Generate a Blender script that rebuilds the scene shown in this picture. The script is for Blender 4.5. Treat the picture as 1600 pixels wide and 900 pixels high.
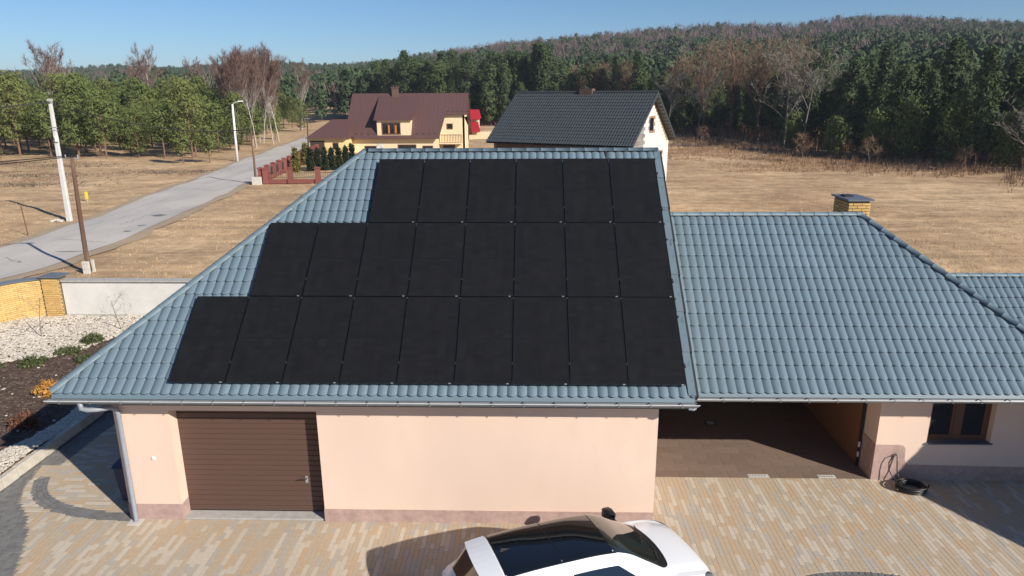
import bpy, bmesh, math, random
import numpy as np
from mathutils import Matrix, Vector
R = math.radians
random.seed(7); rng = np.random.default_rng(11)
for o in list(bpy.data.objects): bpy.data.objects.remove(o)
SC = bpy.context.scene; COL = SC.collection
# ---------------------------------------------------------------- camera
cd = bpy.data.cameras.new('camera'); cam = bpy.data.objects.new('camera', cd); COL.objects.link(cam)
cd.sensor_width = 36.0; cd.lens = 24.412; cd.clip_start = 0.1; cd.clip_end = 6000
_p, _y, _r = R(15.6625), R(1.6188), R(-0.3076)
_fw = Vector((-math.sin(_y)*math.cos(_p), math.cos(_y)*math.cos(_p), -math.sin(_p)))
_rt = Vector((math.cos(_y), math.sin(_y), 0)); _up = _rt.cross(_fw)
_r2 = _rt*math.cos(_r) + _up*math.sin(_r); _u2 = -_rt*math.sin(_r) + _up*math.cos(_r)
_m = Matrix((_r2, _u2, -_fw)).transposed().to_4x4(); _m.translation = (-3.079, -12.756, 9.0)
cam.matrix_world = _m
SC.camera = cam
# ---------------------------------------------------------------- sky, sun, exposure
SUN_EL, SUN_AZ = 28.5, (0.772, -0.636)          # horizontal direction towards the sun
w = bpy.data.worlds.new('World'); SC.world = w; w.use_nodes = True
nt = w.node_tree; nt.nodes.clear()
sky = nt.nodes.new('ShaderNodeTexSky'); sky.sky_type = 'NISHITA'; sky.sun_disc = False
sky.sun_elevation = R(SUN_EL); sky.sun_rotation = math.atan2(SUN_AZ[0], SUN_AZ[1])
sky.altitude = 300; sky.air_density = 1.0; sky.dust_density = 0.0; sky.ozone_density = 8.0
bg = nt.nodes.new('ShaderNodeBackground'); bg.inputs[1].default_value = 0.078
wo = nt.nodes.new('ShaderNodeOutputWorld')
nt.links.new(sky.outputs[0], bg.inputs[0]); nt.links.new(bg.outputs[0], wo.inputs[0])
sd = bpy.data.lights.new('sun', 'SUN'); sun = bpy.data.objects.new('sun', sd); COL.objects.link(sun)
sd.energy = 5.0; sd.angle = R(0.53); sd.color = (1.0, 0.93, 0.83)
sv = Vector((SUN_AZ[0]*math.cos(R(SUN_EL)), SUN_AZ[1]*math.cos(R(SUN_EL)), math.sin(R(SUN_EL))))
sun.rotation_euler = sv.to_track_quat('Z', 'Y').to_euler(); sun.location = (20, -20, 40)
vs = SC.view_settings; vs.view_transform = 'Standard'; vs.look = 'None'; vs.exposure = 0.36; vs.gamma = 1.0
# ---------------------------------------------------------------- helpers
def tag(o, label=None, cat=None, group=None, kind=None):
    if label: o['label'] = label
    if cat: o['category'] = cat
    if group: o['group'] = group
    if kind: o['kind'] = kind
    return o
def thing(name, label, cat, loc=(0, 0, 0), rz=0.0, group=None, kind=None):
    o = bpy.data.objects.new(name, None); COL.objects.link(o); o.empty_display_size = .2
    o.location = loc; o.rotation_euler = (0, 0, rz)
    return tag(o, label, cat, group, kind)
def pinv(par):   # parent inverse so that children given in world coordinates stay there
    return (Matrix.Translation(par.location) @ par.rotation_euler.to_matrix().to_4x4()).inverted()
def link(name, me, parent=None, world=False):
    o = bpy.data.objects.new(name, me); COL.objects.link(o)
    if parent is not None:
        o.parent = parent
        if world and parent.type == 'EMPTY': o.matrix_parent_inverse = pinv(parent)
    return o
def fast_mesh(name, V, F, mat, smooth=False):
    """V (n,3) array, F (m,k) array of equal-size polygons"""
    V = np.asarray(V, dtype=np.float32); F = np.asarray(F, dtype=np.int32)
    me = bpy.data.meshes.new(name); k = F.shape[1]
    me.vertices.add(len(V)); me.vertices.foreach_set('co', V.ravel())
    me.loops.add(F.size); me.loops.foreach_set('vertex_index', F.ravel())
    me.polygons.add(len(F)); me.polygons.foreach_set('loop_start', np.arange(0, F.size, k, dtype=np.int32))
    try: me.polygons.foreach_set('loop_total', np.full(len(F), k, dtype=np.int32))
    except Exception: pass
    me.polygons.foreach_set('use_smooth', np.full(len(F), bool(smooth)))
    me.update(calc_edges=True); me.materials.append(mat); return me
class MB:
    def __init__(s): s.v = []; s.f = []
    def add(s, vs, fs):
        b = len(s.v); s.v += [tuple(p) for p in vs]; s.f += [tuple(i+b for i in f) for f in fs]; return s
    def box(s, x0, x1, y0, y1, z0, z1, M=None):
        vs = [(x, y, z) for z in (z0, z1) for y in (y0, y1) for x in (x0, x1)]
        if M is not None: vs = [M @ Vector(q) for q in vs]
        return s.add(vs, [(0,2,3,1), (4,5,7,6), (0,1,5,4), (2,6,7,3), (0,4,6,2), (1,3,7,5)])
    def quad(s, a, b, c, d): return s.add([a, b, c, d], [(0,1,2,3)])
    def poly(s, pts): return s.add(pts, [tuple(range(len(pts)))])
    def prism(s, pts, z0, z1):
        n = len(pts); vs = [(p[0], p[1], z0) for p in pts] + [(p[0], p[1], z1) for p in pts]
        fs = [tuple(range(n))[::-1], tuple(range(n, 2*n))] + [(i, (i+1) % n, n+(i+1) % n, n+i) for i in range(n)]
        return s.add(vs, fs)
    def extrude(s, pts, d):      # polygon in 3D extruded along vector d
        n = len(pts); d = Vector(d); vs = [Vector(p) for p in pts] + [Vector(p)+d for p in pts]
        return s.add(vs, [tuple(range(n))[::-1], tuple(range(n, 2*n))] + [(i, (i+1) % n, n+(i+1) % n, n+i) for i in range(n)])
    def tube(s, path, rad, seg=8, cap=True):
        path = [Vector(p) for p in path]; n = len(path)
        if not hasattr(rad, '__len__'): rad = [rad]*n
        vs = []; fs = []; prev = None
        for i, p in enumerate(path):
            t = (path[min(i+1, n-1)] - path[max(i-1, 0)]).normalized()
            a = t.orthogonal().normalized() if prev is None else (prev - t*prev.dot(t)).normalized()
            prev = a; b = t.cross(a)
            for k in range(seg):
                an = 2*math.pi*k/seg; vs.append(p + (a*math.cos(an) + b*math.sin(an))*rad[i])
        for i in range(n-1):
            for k in range(seg):
                k2 = (k+1) % seg; fs.append((i*seg+k, i*seg+k2, (i+1)*seg+k2, (i+1)*seg+k))
        if cap: fs += [tuple(range(seg))[::-1], tuple(range((n-1)*seg, n*seg))]
        return s.add(vs, fs)
    def lathe(s, prof, seg=12, c=(0, 0, 0)):
        vs = []; fs = []
        for r, z in prof:
            for k in range(seg):
                a = 2*math.pi*k/seg; vs.append((c[0]+r*math.cos(a), c[1]+r*math.sin(a), c[2]+z))
        for i in range(len(prof)-1):
            for k in range(seg):
                k2 = (k+1) % seg; fs.append((i*seg+k, i*seg+k2, (i+1)*seg+k2, (i+1)*seg+k))
        fs += [tuple(range(seg))[::-1], tuple(range((len(prof)-1)*seg, len(prof)*seg))]
        return s.add(vs, fs)
    def mesh(s, name, mat, smooth=False):
        me = bpy.data.meshes.new(name); me.from_pydata([tuple(p) for p in s.v], [], s.f); me.update()
        me.materials.append(mat)
        if smooth:
            for p in me.polygons: p.use_smooth = True
        return me
    def build(s, name, mat, parent=None, world=True, smooth=False, bevel=0):
        o = link(name, s.mesh(name, mat, smooth), parent, world)
        if bevel:
            m = o.modifiers.new('bevel', 'BEVEL'); m.width = bevel; m.segments = 2; m.limit_method = 'ANGLE'
        return o
def copy_piece(src, parent, loc, rot=(0, 0, 0), scale=None, mat=None):
    """another piece sharing mesh data; loc given in the parent's own space"""
    o = src.copy(); COL.objects.link(o); o.parent = parent; o.matrix_parent_inverse = Matrix()
    if parent is not None and parent.type == 'EMPTY': o.matrix_parent_inverse = pinv(parent)
    o.location = loc; o.rotation_euler = rot
    if scale: o.scale = scale
    return o
def copy_tree(src, loc, rz=0.0, sc=1.0, label=None):
    r = src.copy(); COL.objects.link(r); r.location = loc; r.rotation_euler = (0, 0, rz); r.scale = (sc, sc, sc)
    if label: r['label'] = label
    for ch in list(src.children):
        c = ch.copy(); COL.objects.link(c); c.parent = r
        for g in list(ch.children):
            d = g.copy(); COL.objects.link(d); d.parent = c
    return r
# ---------------------------------------------------------------- materials
def mat(name, col, rough=.8, var=.12, scale=4., bump=0., bscale=40., spec=.5, metal=0., rand=None, ramp=None,
        col2=None, scale2=.6, mix2=(.45, .65), stretch=None, coat=0., randv=.25, trans=0.):
    m = bpy.data.materials.new(name); m.use_nodes = True; t = m.node_tree; N = t.nodes; L = t.links
    b = N['Principled BSDF']; b.inputs['Roughness'].default_value = rough; b.inputs['Metallic'].default_value = metal
    b.inputs['Specular IOR Level'].default_value = spec; b.inputs['Coat Weight'].default_value = coat
    b.inputs['Coat Roughness'].default_value = .05
    tc = N.new('ShaderNodeTexCoord'); src = tc.outputs['Object']
    if stretch:
        mp = N.new('ShaderNodeMapping'); mp.inputs['Scale'].default_value = stretch; L.new(src, mp.inputs[0]); src = mp.outputs[0]
    c = N.new('ShaderNodeRGB'); c.outputs[0].default_value = (*col, 1); cur = c.outputs[0]
    rv = None
    if rand == 'object': rv = N.new('ShaderNodeObjectInfo').outputs['Random']
    if rand == 'island': rv = N.new('ShaderNodeNewGeometry').outputs['Random Per Island']
    if ramp and rv is not None:
        rp = N.new('ShaderNodeValToRGB'); rp.color_ramp.interpolation = 'CONSTANT'; e = rp.color_ramp.elements
        while len(e) < len(ramp): e.new(0.5)
        for i, q in enumerate(ramp): e[i].position = i/len(ramp); e[i].color = (*q, 1)
        L.new(rv, rp.inputs[0]); cur = rp.outputs[0]
    if col2:
        n2 = N.new('ShaderNodeTexNoise'); n2.inputs['Scale'].default_value = scale2; n2.inputs['Detail'].default_value = 6
        n2.inputs['Roughness'].default_value = .65
        L.new(src, n2.inputs['Vector']); mr = N.new('ShaderNodeMapRange')
        mr.inputs[1].default_value = mix2[0]; mr.inputs[2].default_value = mix2[1]; L.new(n2.outputs[0], mr.inputs[0])
        mx = N.new('ShaderNodeMix'); mx.data_type = 'RGBA'; L.new(mr.outputs[0], mx.inputs[0]); L.new(cur, mx.inputs[6])
        mx.inputs[7].default_value = (*col2, 1); cur = mx.outputs[2]
    n = N.new('ShaderNodeTexNoise'); n.inputs['Scale'].default_value = scale; n.inputs['Detail'].default_value = 8
    n.inputs['Roughness'].default_value = .6; L.new(src, n.inputs['Vector'])
    mr = N.new('ShaderNodeMapRange'); mr.inputs[1].default_value = .25; mr.inputs[2].default_value = .75
    mr.inputs[3].default_value = 1-var; mr.inputs[4].default_value = 1+var; L.new(n.outputs[0], mr.inputs[0]); val = mr.outputs[0]
    if rv is not None and not ramp:
        m2 = N.new('ShaderNodeMapRange'); m2.inputs[3].default_value = 1-randv; m2.inputs[4].default_value = 1+randv
        L.new(rv, m2.inputs[0]); mu = N.new('ShaderNodeMath'); mu.operation = 'MULTIPLY'
        L.new(val, mu.inputs[0]); L.new(m2.outputs[0], mu.inputs[1]); val = mu.outputs[0]
    hs = N.new('ShaderNodeHueSaturation'); L.new(val, hs.inputs['Value']); L.new(cur, hs.inputs['Color'])
    L.new(hs.outputs[0], b.inputs['Base Color'])
    if bump:
        nb = N.new('ShaderNodeTexNoise'); nb.inputs['Scale'].default_value = bscale; nb.inputs['Detail'].default_value = 5
        L.new(src, nb.inputs['Vector']); bp = N.new('ShaderNodeBump'); bp.inputs['Strength'].default_value = bump
        bp.inputs['Distance'].default_value = .02; L.new(nb.outputs[0], bp.inputs['Height']); L.new(bp.outputs[0], b.inputs['Normal'])
    if trans:
        tr = N.new('ShaderNodeBsdfTranslucent'); L.new(hs.outputs[0], tr.inputs[0]); ms = N.new('ShaderNodeMixShader')
        ms.inputs[0].default_value = trans; L.new(b.outputs[0], ms.inputs[1]); L.new(tr.outputs[0], ms.inputs[2])
        L.new(ms.outputs[0], N['Material Output'].inputs['Surface'])
    return m
M = {}
M['roof'] = mat('roof_metal', (.131, .186, .222), .48, .12, .8, .05, 90, .5, rand='object', randv=.05)
M['roofm'] = mat('roof_metal_sheet', (.131, .186, .222), .48, .12, .8, .05, 90, .5, rand='island', randv=.05)
M['trim'] = mat('roof_trim', (.126, .178, .21), .55, .08, 2, 0, 40, .5, rand='object', randv=.06)
M['gutter'] = mat('gutter_metal', (.16, .17, .18), .4, .08, 5)
M['gutterlip'] = mat('gutter_lip', (.5, .52, .53), .35, .1, 5)
M['pipe'] = mat('downpipe_metal', (.24, .26, .30), .4, .06, 6)
M['render'] = mat('peach_render', (.74, .565, .455), .92, .05, 2.2, .35, 160, .2, col2=(.66, .51, .42), scale2=.55, mix2=(.45, .8), stretch=(1, 1, .5))
M['renderg'] = mat('soffit_board', (.36, .30, .27), .85, .08, 3)
M['plinth'] = mat('plinth_render', (.44, .31, .27), .9, .16, 9, .35, 140, .2, col2=(.36, .25, .22), scale2=2.5)
M['door'] = mat('garage_door_brown', (.10, .056, .042), .55, .06, 3, .06, 70, .4, stretch=(.3, 1, 12))
M['dark'] = mat('dark_rubber', (.02, .02, .022), .7, .1, 8)
M['steel'] = mat('galvanised_steel', (.45, .46, .47), .4, .1, 8, metal=.6)
M['conc'] = mat('concrete', (.42, .40, .37), .9, .18, 6, .3, 60, .2)
M['concp'] = mat('pale_concrete', (.56, .54, .49), .9, .12, 5, .25, 50, .2)
M['white'] = mat('white_plastic', (.75, .75, .74), .5, .04, 5)
M['soffit'] = mat('soffit', (.20, .15, .12), .8, .08, 4)
M['wood'] = mat('window_wood', (.12, .055, .03), .55, .12, 6, stretch=(1, 1, .1))
M['glass'] = mat('window_glass', (.012, .016, .02), .05, .02, 1, spec=.6)
M['blind'] = mat('roller_blind', (.55, .6, .6), .8, .04, 4)
M['ybrick'] = mat('yellow_brick', (.62, .41, .155), .85, .1, 20, .2, 90, .2, rand='object', randv=.13)
M['mortar'] = mat('mortar', (.26, .20, .125), .95, .1, 20, .2, 80, .2)
M['wplaster'] = mat('white_plaster', (.66, .64, .60), .93, .07, 1.5, .2, 60, .2, col2=(.58, .565, .53), scale2=.8)
M['cap'] = mat('grey_cap', (.12, .14, .17), .5, .1, 6)
M['tile'] = mat('brown_floor_tile', (.215, .155, .12), .5, .1, 6, .04, 50, .4, rand='object', randv=.08)
PAV = [(.475,.38,.27), (.465,.375,.27), (.55,.48,.38), (.48,.375,.26), (.53,.46,.36), (.43,.385,.32), (.47,.37,.26), (.44,.39,.315), (.50,.365,.23), (.465,.38,.275), (.54,.465,.365), (.47,.375,.265)]
M['paver'] = mat('paver', (.4,.33,.25), .9, .08, 12, .12, 90, .25, rand='island', ramp=PAV)
M['pavero'] = mat('paver_piece', (.4,.33,.25), .9, .08, 12, .12, 90, .25, rand='object', ramp=PAV)
M['pavbed'] = mat('joint_sand', (.30, .26, .21), .95, .15, 20, .2, 90, .2)
M['cobble'] = mat('grey_cobble', (.185, .18, .172), .85, .1, 12, .3, 90, .25, rand='island', randv=.14)
M['kerb'] = mat('kerb_stone', (.50, .46, .39), .9, .18, 7, .3, 50, .2, rand='object', randv=.1)
M['gravel'] = mat('white_gravel', (.53, .475, .40), .85, .1, 20, rand='island', randv=.3)
M['mulch'] = mat('bark_mulch', (.085, .058, .044), .95, .35, 8, .8, 30, .15, col2=(.14, .10, .075), scale2=5)
M['chip'] = mat('bark_chip', (.12, .082, .06), .95, .2, 9, rand='island', randv=.5)
M['asphalt'] = mat('old_asphalt', (.53, .49, .44), .92, .07, 1.0, .2, 120, .2, col2=(.45, .42, .385), scale2=.35, stretch=(1, .25, 1))
M['patch'] = mat('tar_patch', (.16, .16, .165), .85, .15, 3)
M['dirt'] = mat('road_shoulder', (.40, .31, .21), .95, .15, 2, .3, 30, .2)
# ---------------------------------------------------------------- terrain
SKX = [-400, 0, 100, 200, 300, 400, 450, 500, 560, 620, 660, 700, 760, 850, 1000, 1100, 1200, 1280, 1350, 1450, 1600, 2000]
SKY = [112, 108, 105, 98, 100, 93, 94, 100, 98, 93, 86, 80, 70, 60, 48, 42, 45, 33, 30, 37, 47, 60]
def pxof(x, y): return 800 + 1085*((x+3.08)/np.maximum(y+12.76, 5) + .0283)
def height(x, y):
    x = np.asarray(x, float); y = np.asarray(y, float); d = np.maximum(y+12.76, 1.0); px = np.clip(pxof(x, y), -1200, 2800)
    D = np.interp(px, [560, 760], [880, 620]); d0 = np.interp(px, [400, 520, 980, 1060, 1600], [330, 195, 190, 165, 105])
    zr = 9 + D*(146-np.interp(px, SKX, SKY))/1170 - 14.5
    t = (d-d0)/(D-d0); g = np.where(t <= 0, 0, np.where(t < 1, t**1.25, 1-(t-1)*.45))
    z = zr*np.maximum(g, -.1)
    z = z + np.where(d > 160, 1.2*np.sin(x*.021+1)*np.sin(y*.017)*np.clip((d-160)/150, 0, 1), 0)
    b = .10*np.sin(x*.31+.4)*np.sin(y*.27) + .06*np.sin(x*.83)*np.sin(y*.71+1)
    far = np.clip((np.hypot(x+5, y-3)-24)/12, 0, 1)
    return z + b*far - .03*(1-far) - .09*far
M['field'] = mat('dry_grass_field', (.55, .385, .225), .97, .28, .5, .9, 7, .1, col2=(.39, .255, .145), scale2=.07, mix2=(.42, .62))
def field_extra():
    t = M['field'].node_tree; N = t.nodes; L = t.links; b = N['Principled BSDF']
    tc = N.new('ShaderNodeTexCoord'); src = b.inputs['Base Color'].links[0].from_socket
    mp = N.new('ShaderNodeMapping'); mp.inputs['Scale'].default_value = (.06, .9, 1); mp.inputs['Rotation'].default_value = (0, 0, R(4))
    L.new(tc.outputs['Object'], mp.inputs[0])
    n = N.new('ShaderNodeTexNoise'); n.inputs['Scale'].default_value = 1.0; n.inputs['Detail'].default_value = 8; n.inputs['Roughness'].default_value = .7
    L.new(mp.outputs[0], n.inputs['Vector'])
    n3 = N.new('ShaderNodeTexNoise'); n3.inputs['Scale'].default_value = 1.5; n3.inputs['Detail'].default_value = 9; n3.inputs['Roughness'].default_value = .75
    L.new(tc.outputs['Object'], n3.inputs['Vector'])
    ad = N.new('ShaderNodeMath'); ad.operation = 'ADD'; L.new(n.outputs[0], ad.inputs[0]); L.new(n3.outputs[0], ad.inputs[1])
    mr = N.new('ShaderNodeMapRange'); mr.inputs[1].default_value = .72; mr.inputs[2].default_value = 1.28; mr.inputs[3].default_value = .6; mr.inputs[4].default_value = 1.4
    L.new(ad.outputs[0], mr.inputs[0])
    hs = N.new('ShaderNodeHueSaturation'); L.new(mr.outputs[0], hs.inputs['Value']); L.new(src, hs.inputs['Color']); L.new(hs.outputs[0], b.inputs['Base Color'])
field_extra()
def grid_axis(lo, hi, near_lo, near_hi, fine, coarse):
    a = list(np.arange(near_lo, near_hi, fine)); q = near_hi; s = fine
    while q < hi: a.append(q); s = min(s*1.15, coarse); q += s
    q = near_lo - fine; s = fine
    while q > lo: a.insert(0, q); s = min(s*1.15, coarse); q -= s
    return np.array(sorted(a))
gx = grid_axis(-1500, 1700, -70, 70, 2.0, 40); gy = grid_axis(-300, 1900, -20, 150, 2.0, 25)
GX, GY = np.meshgrid(gx, gy); GZ = height(GX, GY)
nx, ny = len(gx), len(gy); idx = np.arange(nx*ny).reshape(ny, nx)
F = np.stack([idx[:-1, :-1], idx[:-1, 1:], idx[1:, 1:], idx[1:, :-1]], -1).reshape(-1, 4)
tag(link('ground', fast_mesh('ground', np.stack([GX, GY, GZ], -1).reshape(-1, 3), F, M['field'], True)), 'dry tan grass fields running out to wooded hills', None, kind='structure')
# road: centre line strip with dirt shoulders
rl = [(-60, -20), (-44.5, 12), (-35.1, 26.8), (-36.6, 38.2), (-39.4, 57.9), (-41.3, 69.6), (-45.3, 93), (-49.5, 121), (-56, 165), (-64, 215)]
rr = [(-46, -25), (-35, 10), (-30.0, 20.6), (-29.6, 23.2), (-29.6, 29.1), (-30.4, 38.5), (-31.9, 51.1), (-33.4, 60.3), (-40.6, 117), (-55, 200)]
def resample(pts, n):
    p = np.array(pts, float); s = np.r_[0, np.cumsum(np.hypot(*np.diff(p, axis=0).T))]; q = np.linspace(0, s[-1], n)
    out = np.stack([np.interp(q, s, p[:, 0]), np.interp(q, s, p[:, 1])], -1)
    for _ in range(6): out[1:-1] = (out[:-2] + 2*out[1:-1] + out[2:])/4
    return out
def strip(name, A, B, z, m, kind='structure', k=6):
    A = resample(A, 420); B = resample(B, 420); V = []; wob = .07 if 'shoulder' not in name else .3
    for E_ in (A, B): E_ += np.convolve(rng.normal(0, 1, (420+8)), np.ones(5)/5, 'same')[:420, None]*wob*np.array([1, .3])
    for a, b in zip(A, B):
        for j in range(k+1):
            q = a + (b-a)*j/k; V.append((q[0], q[1], height(q[0], q[1]) + z))
    n = k+1; F = [(i*n+j, i*n+j+1, (i+1)*n+j+1, (i+1)*n+j) for i in range(419) for j in range(k)]
    return tag(link(name, fast_mesh(name, V, F, m, True)), kind=kind)
def off(pts, d):
    p = np.array(pts, float); t = np.gradient(p, axis=0); t /= np.hypot(t[:, 0], t[:, 1])[:, None]
    return p + np.stack([t[:, 1], -t[:, 0]], -1)*d
strip('road_shoulder', off(rl, -.9), off(rr, .9), .055, M['dirt'])
strip('road', rl, rr, .085, M['asphalt'])
for (x, y, sx, sy, a) in [(-31.9, 39.8, .55, .4, .2), (-31.2, 36.0, .3, .2, .1), (-30.9, 33.6, .25, .2, .3), (-30.9, 27.4, .9, .1, .1)]:
    pts = [(x+sx*math.cos(t)*(1+.25*math.sin(3*t+x)), y+sy*math.sin(t)*(1+.2*math.cos(2*t+y))) for t in np.linspace(0, 6.283, 14)[:-1]]
    tag(MB().poly([(px, py, float(height(px, py))+.092) for px, py in pts]).build('road_patch', M['patch']), kind='structure')
for (x0, y0, x1, y1) in [(-33.4, 30.5, -30.2, 30.1), (-36.2, 42.0, -31.6, 44.6), (-38.5, 55.0, -34.0, 54.2), (-34.8, 33.0, -34.9, 40.5), (-33.0, 36.5, -32.9, 41.5), (-33.6, 25.6, -31.6, 24.2)]:
    n_ = 14; L_ = [(x0+(x1-x0)*i/n_+rng.normal(0, .09), y0+(y1-y0)*i/n_+rng.normal(0, .09)) for i in range(n_+1)]; m = MB()
    for (ax, ay), (bx_, by_) in zip(L_[:-1], L_[1:]):
        dx, dy = bx_-ax, by_-ay; l = math.hypot(dx, dy)+1e-6; wx_, wy_ = -dy/l*.022, dx/l*.022
        m.quad(*[(q[0], q[1], float(height(q[0], q[1]))+.0905) for q in ((ax-wx_, ay-wy_), (bx_-wx_, by_-wy_), (bx_+wx_, by_+wy_), (ax+wx_, ay+wy_))])
    tag(m.build('road_crack', M['patch']), kind='structure')
# ---------------------------------------------------------------- courtyard paving
curve = [(-15.45, 2.6), (-15.33, 2.2), (-15.2, 1.6), (-14.85, 1.0), (-14.3, .45), (-13.9, -.1), (-13.55, -.7), (-13.2, -1.4), (-13.0, -2.2), (-13.1, -3.2), (-13.6, -4.5), (-14.4, -6.5)]
cvx = [c[0] for c in curve][::-1]; cvy = [c[1] for c in curve][::-1]
ring = resample([(-15.0, 2.0), (-14.75, 1.5), (-14.4, 1.13), (-13.9, .84), (-13.3, .63), (-12.6, .5), (-11.9, .47)], 60)
def in_grey(x, y): return (y < 2.6 and x < np.interp(y, cvy, cvx)) or (y >= 2.6 and x < -15.0 + (y-2.6)*.02)
def in_ring(x, y, wd=.17):
    return x < -11.8 and .2 < y < 2.3 and np.min(np.hypot(ring[:, 0]-x, ring[:, 1]-y)) < wd
def in_ell(x, y): # grey arc near the lower edge
    q = math.hypot((x-3.2)/2.6, (y+3.0)/1.95); return .84 < q < 1.0
def blocked(x, y):
    if -11.9 < x < -.42 and y > .38: return True
    if x >= -.5 and y > 2.34: return True
    if x < -11.9 and y > 9.5: return True
    return False
PV = {'big': [], 'rest': []}
def paver_mesh(lx, ly):
    hx, hy, c = lx/2-.0015, ly/2-.0015, .0018
    vs = [(-hx,-hy,-.05), (hx,-hy,-.05), (hx,hy,-.05), (-hx,hy,-.05), (-hx,-hy,-c), (hx,-hy,-c), (hx,hy,-c), (-hx,hy,-c),
          (-hx+c,-hy+c,0), (hx-c,-hy+c,0), (hx-c,hy-c,0), (-hx+c,hy-c,0)]
    fs = [(0,1,5,4), (1,2,6,5), (2,3,7,6), (3,0,4,7), (4,5,9,8), (5,6,10,9), (6,7,11,10), (7,4,8,11), (8,9,10,11)]
    return np.array(vs), np.array(fs)
def merge(pieces, base):
    """pieces: (x,y,z,rot,sx,sy) array placed copies of base (V,F) -> merged arrays"""
    bv, bf = base; P = np.array(pieces); n = len(P); c, s = np.cos(P[:, 3])[:, None], np.sin(P[:, 3])[:, None]
    X = bv[None, :, 0]*P[:, 4:5]; Y = bv[None, :, 1]*P[:, 5:6]; Z = np.repeat(bv[None, :, 2], n, 0)
    V = np.stack([X*c - Y*s + P[:, 0:1], X*s + Y*c + P[:, 1:2], Z + P[:, 2:3]], -1).reshape(-1, 3)
    F = (bf[None] + (np.arange(n)*len(bv))[:, None, None]).reshape(-1, bf.shape[1]); return V, F
def allowed(x, y): return not (blocked(x, y) or in_grey(x-.03, y) or in_ring(x, y) or in_ell(x, y))
def fill(ok, lo, hi, lens, probs, phase):
    """runs of pieces along a line, cut where the paving ends"""
    out = []; t = lo; step = .03; start = None
    while t <= hi+step:
        good = t <= hi and ok(t)
        if good and start is None: start = t
        if not good and start is not None:
            a = start; first = True
            while a < t-.04:
                l = rng.choice(lens, p=probs)
                if first: l *= rng.uniform(.25, 1); first = False
                if t-a-l < .06: l = t-a
                out.append((a+l/2, l)); a += l
            start = None
        t += step
    return out
cells = []
for i, x in enumerate(np.arange(-15.6, 13.0, .1)):
    ymax = 2.335 if x > -11.93 else .6
    for yc, l in fill(lambda y: allowed(x, y) and not (x < -11.93 and y > .62), -6.5, ymax, (.2, .3, .45, .6), (.25, .3, .25, .2), i): cells.append((x, yc, l))
side = []
for j, y in enumerate(np.arange(.68, 9.5, .1)):       # beside the garage the strips run the other way
    for xc, l in fill(lambda x: allowed(x, y), -15.5, -11.93, (.3, .45), (.6, .4), j): side.append((xc, y, l))
cells = np.array(cells)
d = np.hypot(cells[:, 0]+3.08, cells[:, 1]+12.76)
pxx = pxof(cells[:, 0], cells[:, 1])
vis = (cells[:, 1] > -1.35) & (pxx > 40) & (pxx < 1590)
car_dx = (cells[:, 0]+2.28)*.934 + (cells[:, 1]+2.29)*.358; car_dy = -(cells[:, 0]+2.28)*.358 + (cells[:, 1]+2.29)*.934
vis &= ~((np.abs(car_dx) < 2.4) & (np.abs(car_dy) < 1.3))
score = np.where(vis & (np.isin(np.round(cells[:, 2], 3), (.2, .3, .45, .6))), cells[:, 2]/d, -1); big = set(np.argsort(-score)[:300])
court = tag(MB().box(-17, 13, -7, 2.33, -.2, -.012).build('courtyard_paving', M['pavbed']), kind='structure')
MB().box(-15.6, -11.95, 2.33, 9.6, -.2, -.013).build('paving_bed', M['pavbed'], court)
pm = {}
for l in (.2, .3, .45, .6):
    V, F = paver_mesh(.1, l); pm[l] = fast_mesh('paver', V, F, M['pavero'])
Vs, Fs = [], []; nb = 0
for i, (x, y, l) in enumerate(cells):
    z = rng.normal(0, .001); k = round(float(l), 3)
    if i in big and k in pm:
        o = bpy.data.objects.new('paver', pm[k]); COL.objects.link(o); o.parent = court; o.location = (x, y, z)
    else:
        V, F = paver_mesh(.1, l); Vs.append(V+[x, y, z]); Fs.append(F+nb); nb += len(V)
for x, y, l in side:
    V, F = paver_mesh(l, .1); Vs.append(V+[x, y, rng.normal(0, .001)]); Fs.append(F+nb); nb += len(V)
tag(link('pavers', fast_mesh('pavers', np.concatenate(Vs), np.concatenate(Fs), M['paver']), court), kind='stuff')
# grey cobbles: border field at left, quarter ring, arc at the front
cb = []
for x in np.arange(-16.0, -12.6, .115):
    for j, y in enumerate(np.arange(-6.5, 9.4, .115)):
        xx = x + (.05 if j % 2 else 0)
        if in_grey(xx, y) and xx > -15.62: cb.append((xx, y, rng.normal(0, .002), 0, 1, 1))
sg = np.r_[0, np.cumsum(np.hypot(*np.diff(ring, axis=0).T))]
for q in np.arange(.05, sg[-1], .112):
    x = np.interp(q, sg, ring[:, 0]); y = np.interp(q, sg, ring[:, 1]); a = math.atan2(np.interp(q+.1, sg, ring[:, 1])-y, np.interp(q+.1, sg, ring[:, 0])-x) if q < sg[-1]-.1 else 0
    for k in (-1, 0, 1): 
        xx, yy = x - math.sin(a)*k*.113, y + math.cos(a)*k*.113
        if not in_grey(xx, yy): cb.append((xx, yy, 0, a, 1, 1))
for k in range(3):
    rr_ = .87+.05*k
    for a in np.arange(.02, math.pi-.02, .112/(2.4*rr_)):
        x, y = 3.2+2.6*rr_*math.cos(a), -3.0+1.95*rr_*math.sin(a); cb.append((x, y, 0, a, 1, 1))
V, F = merge(cb, paver_mesh(.11, .11)); tag(link('cobbles', fast_mesh('cobbles', V, F, M['cobble']), court), kind='stuff')
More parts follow.
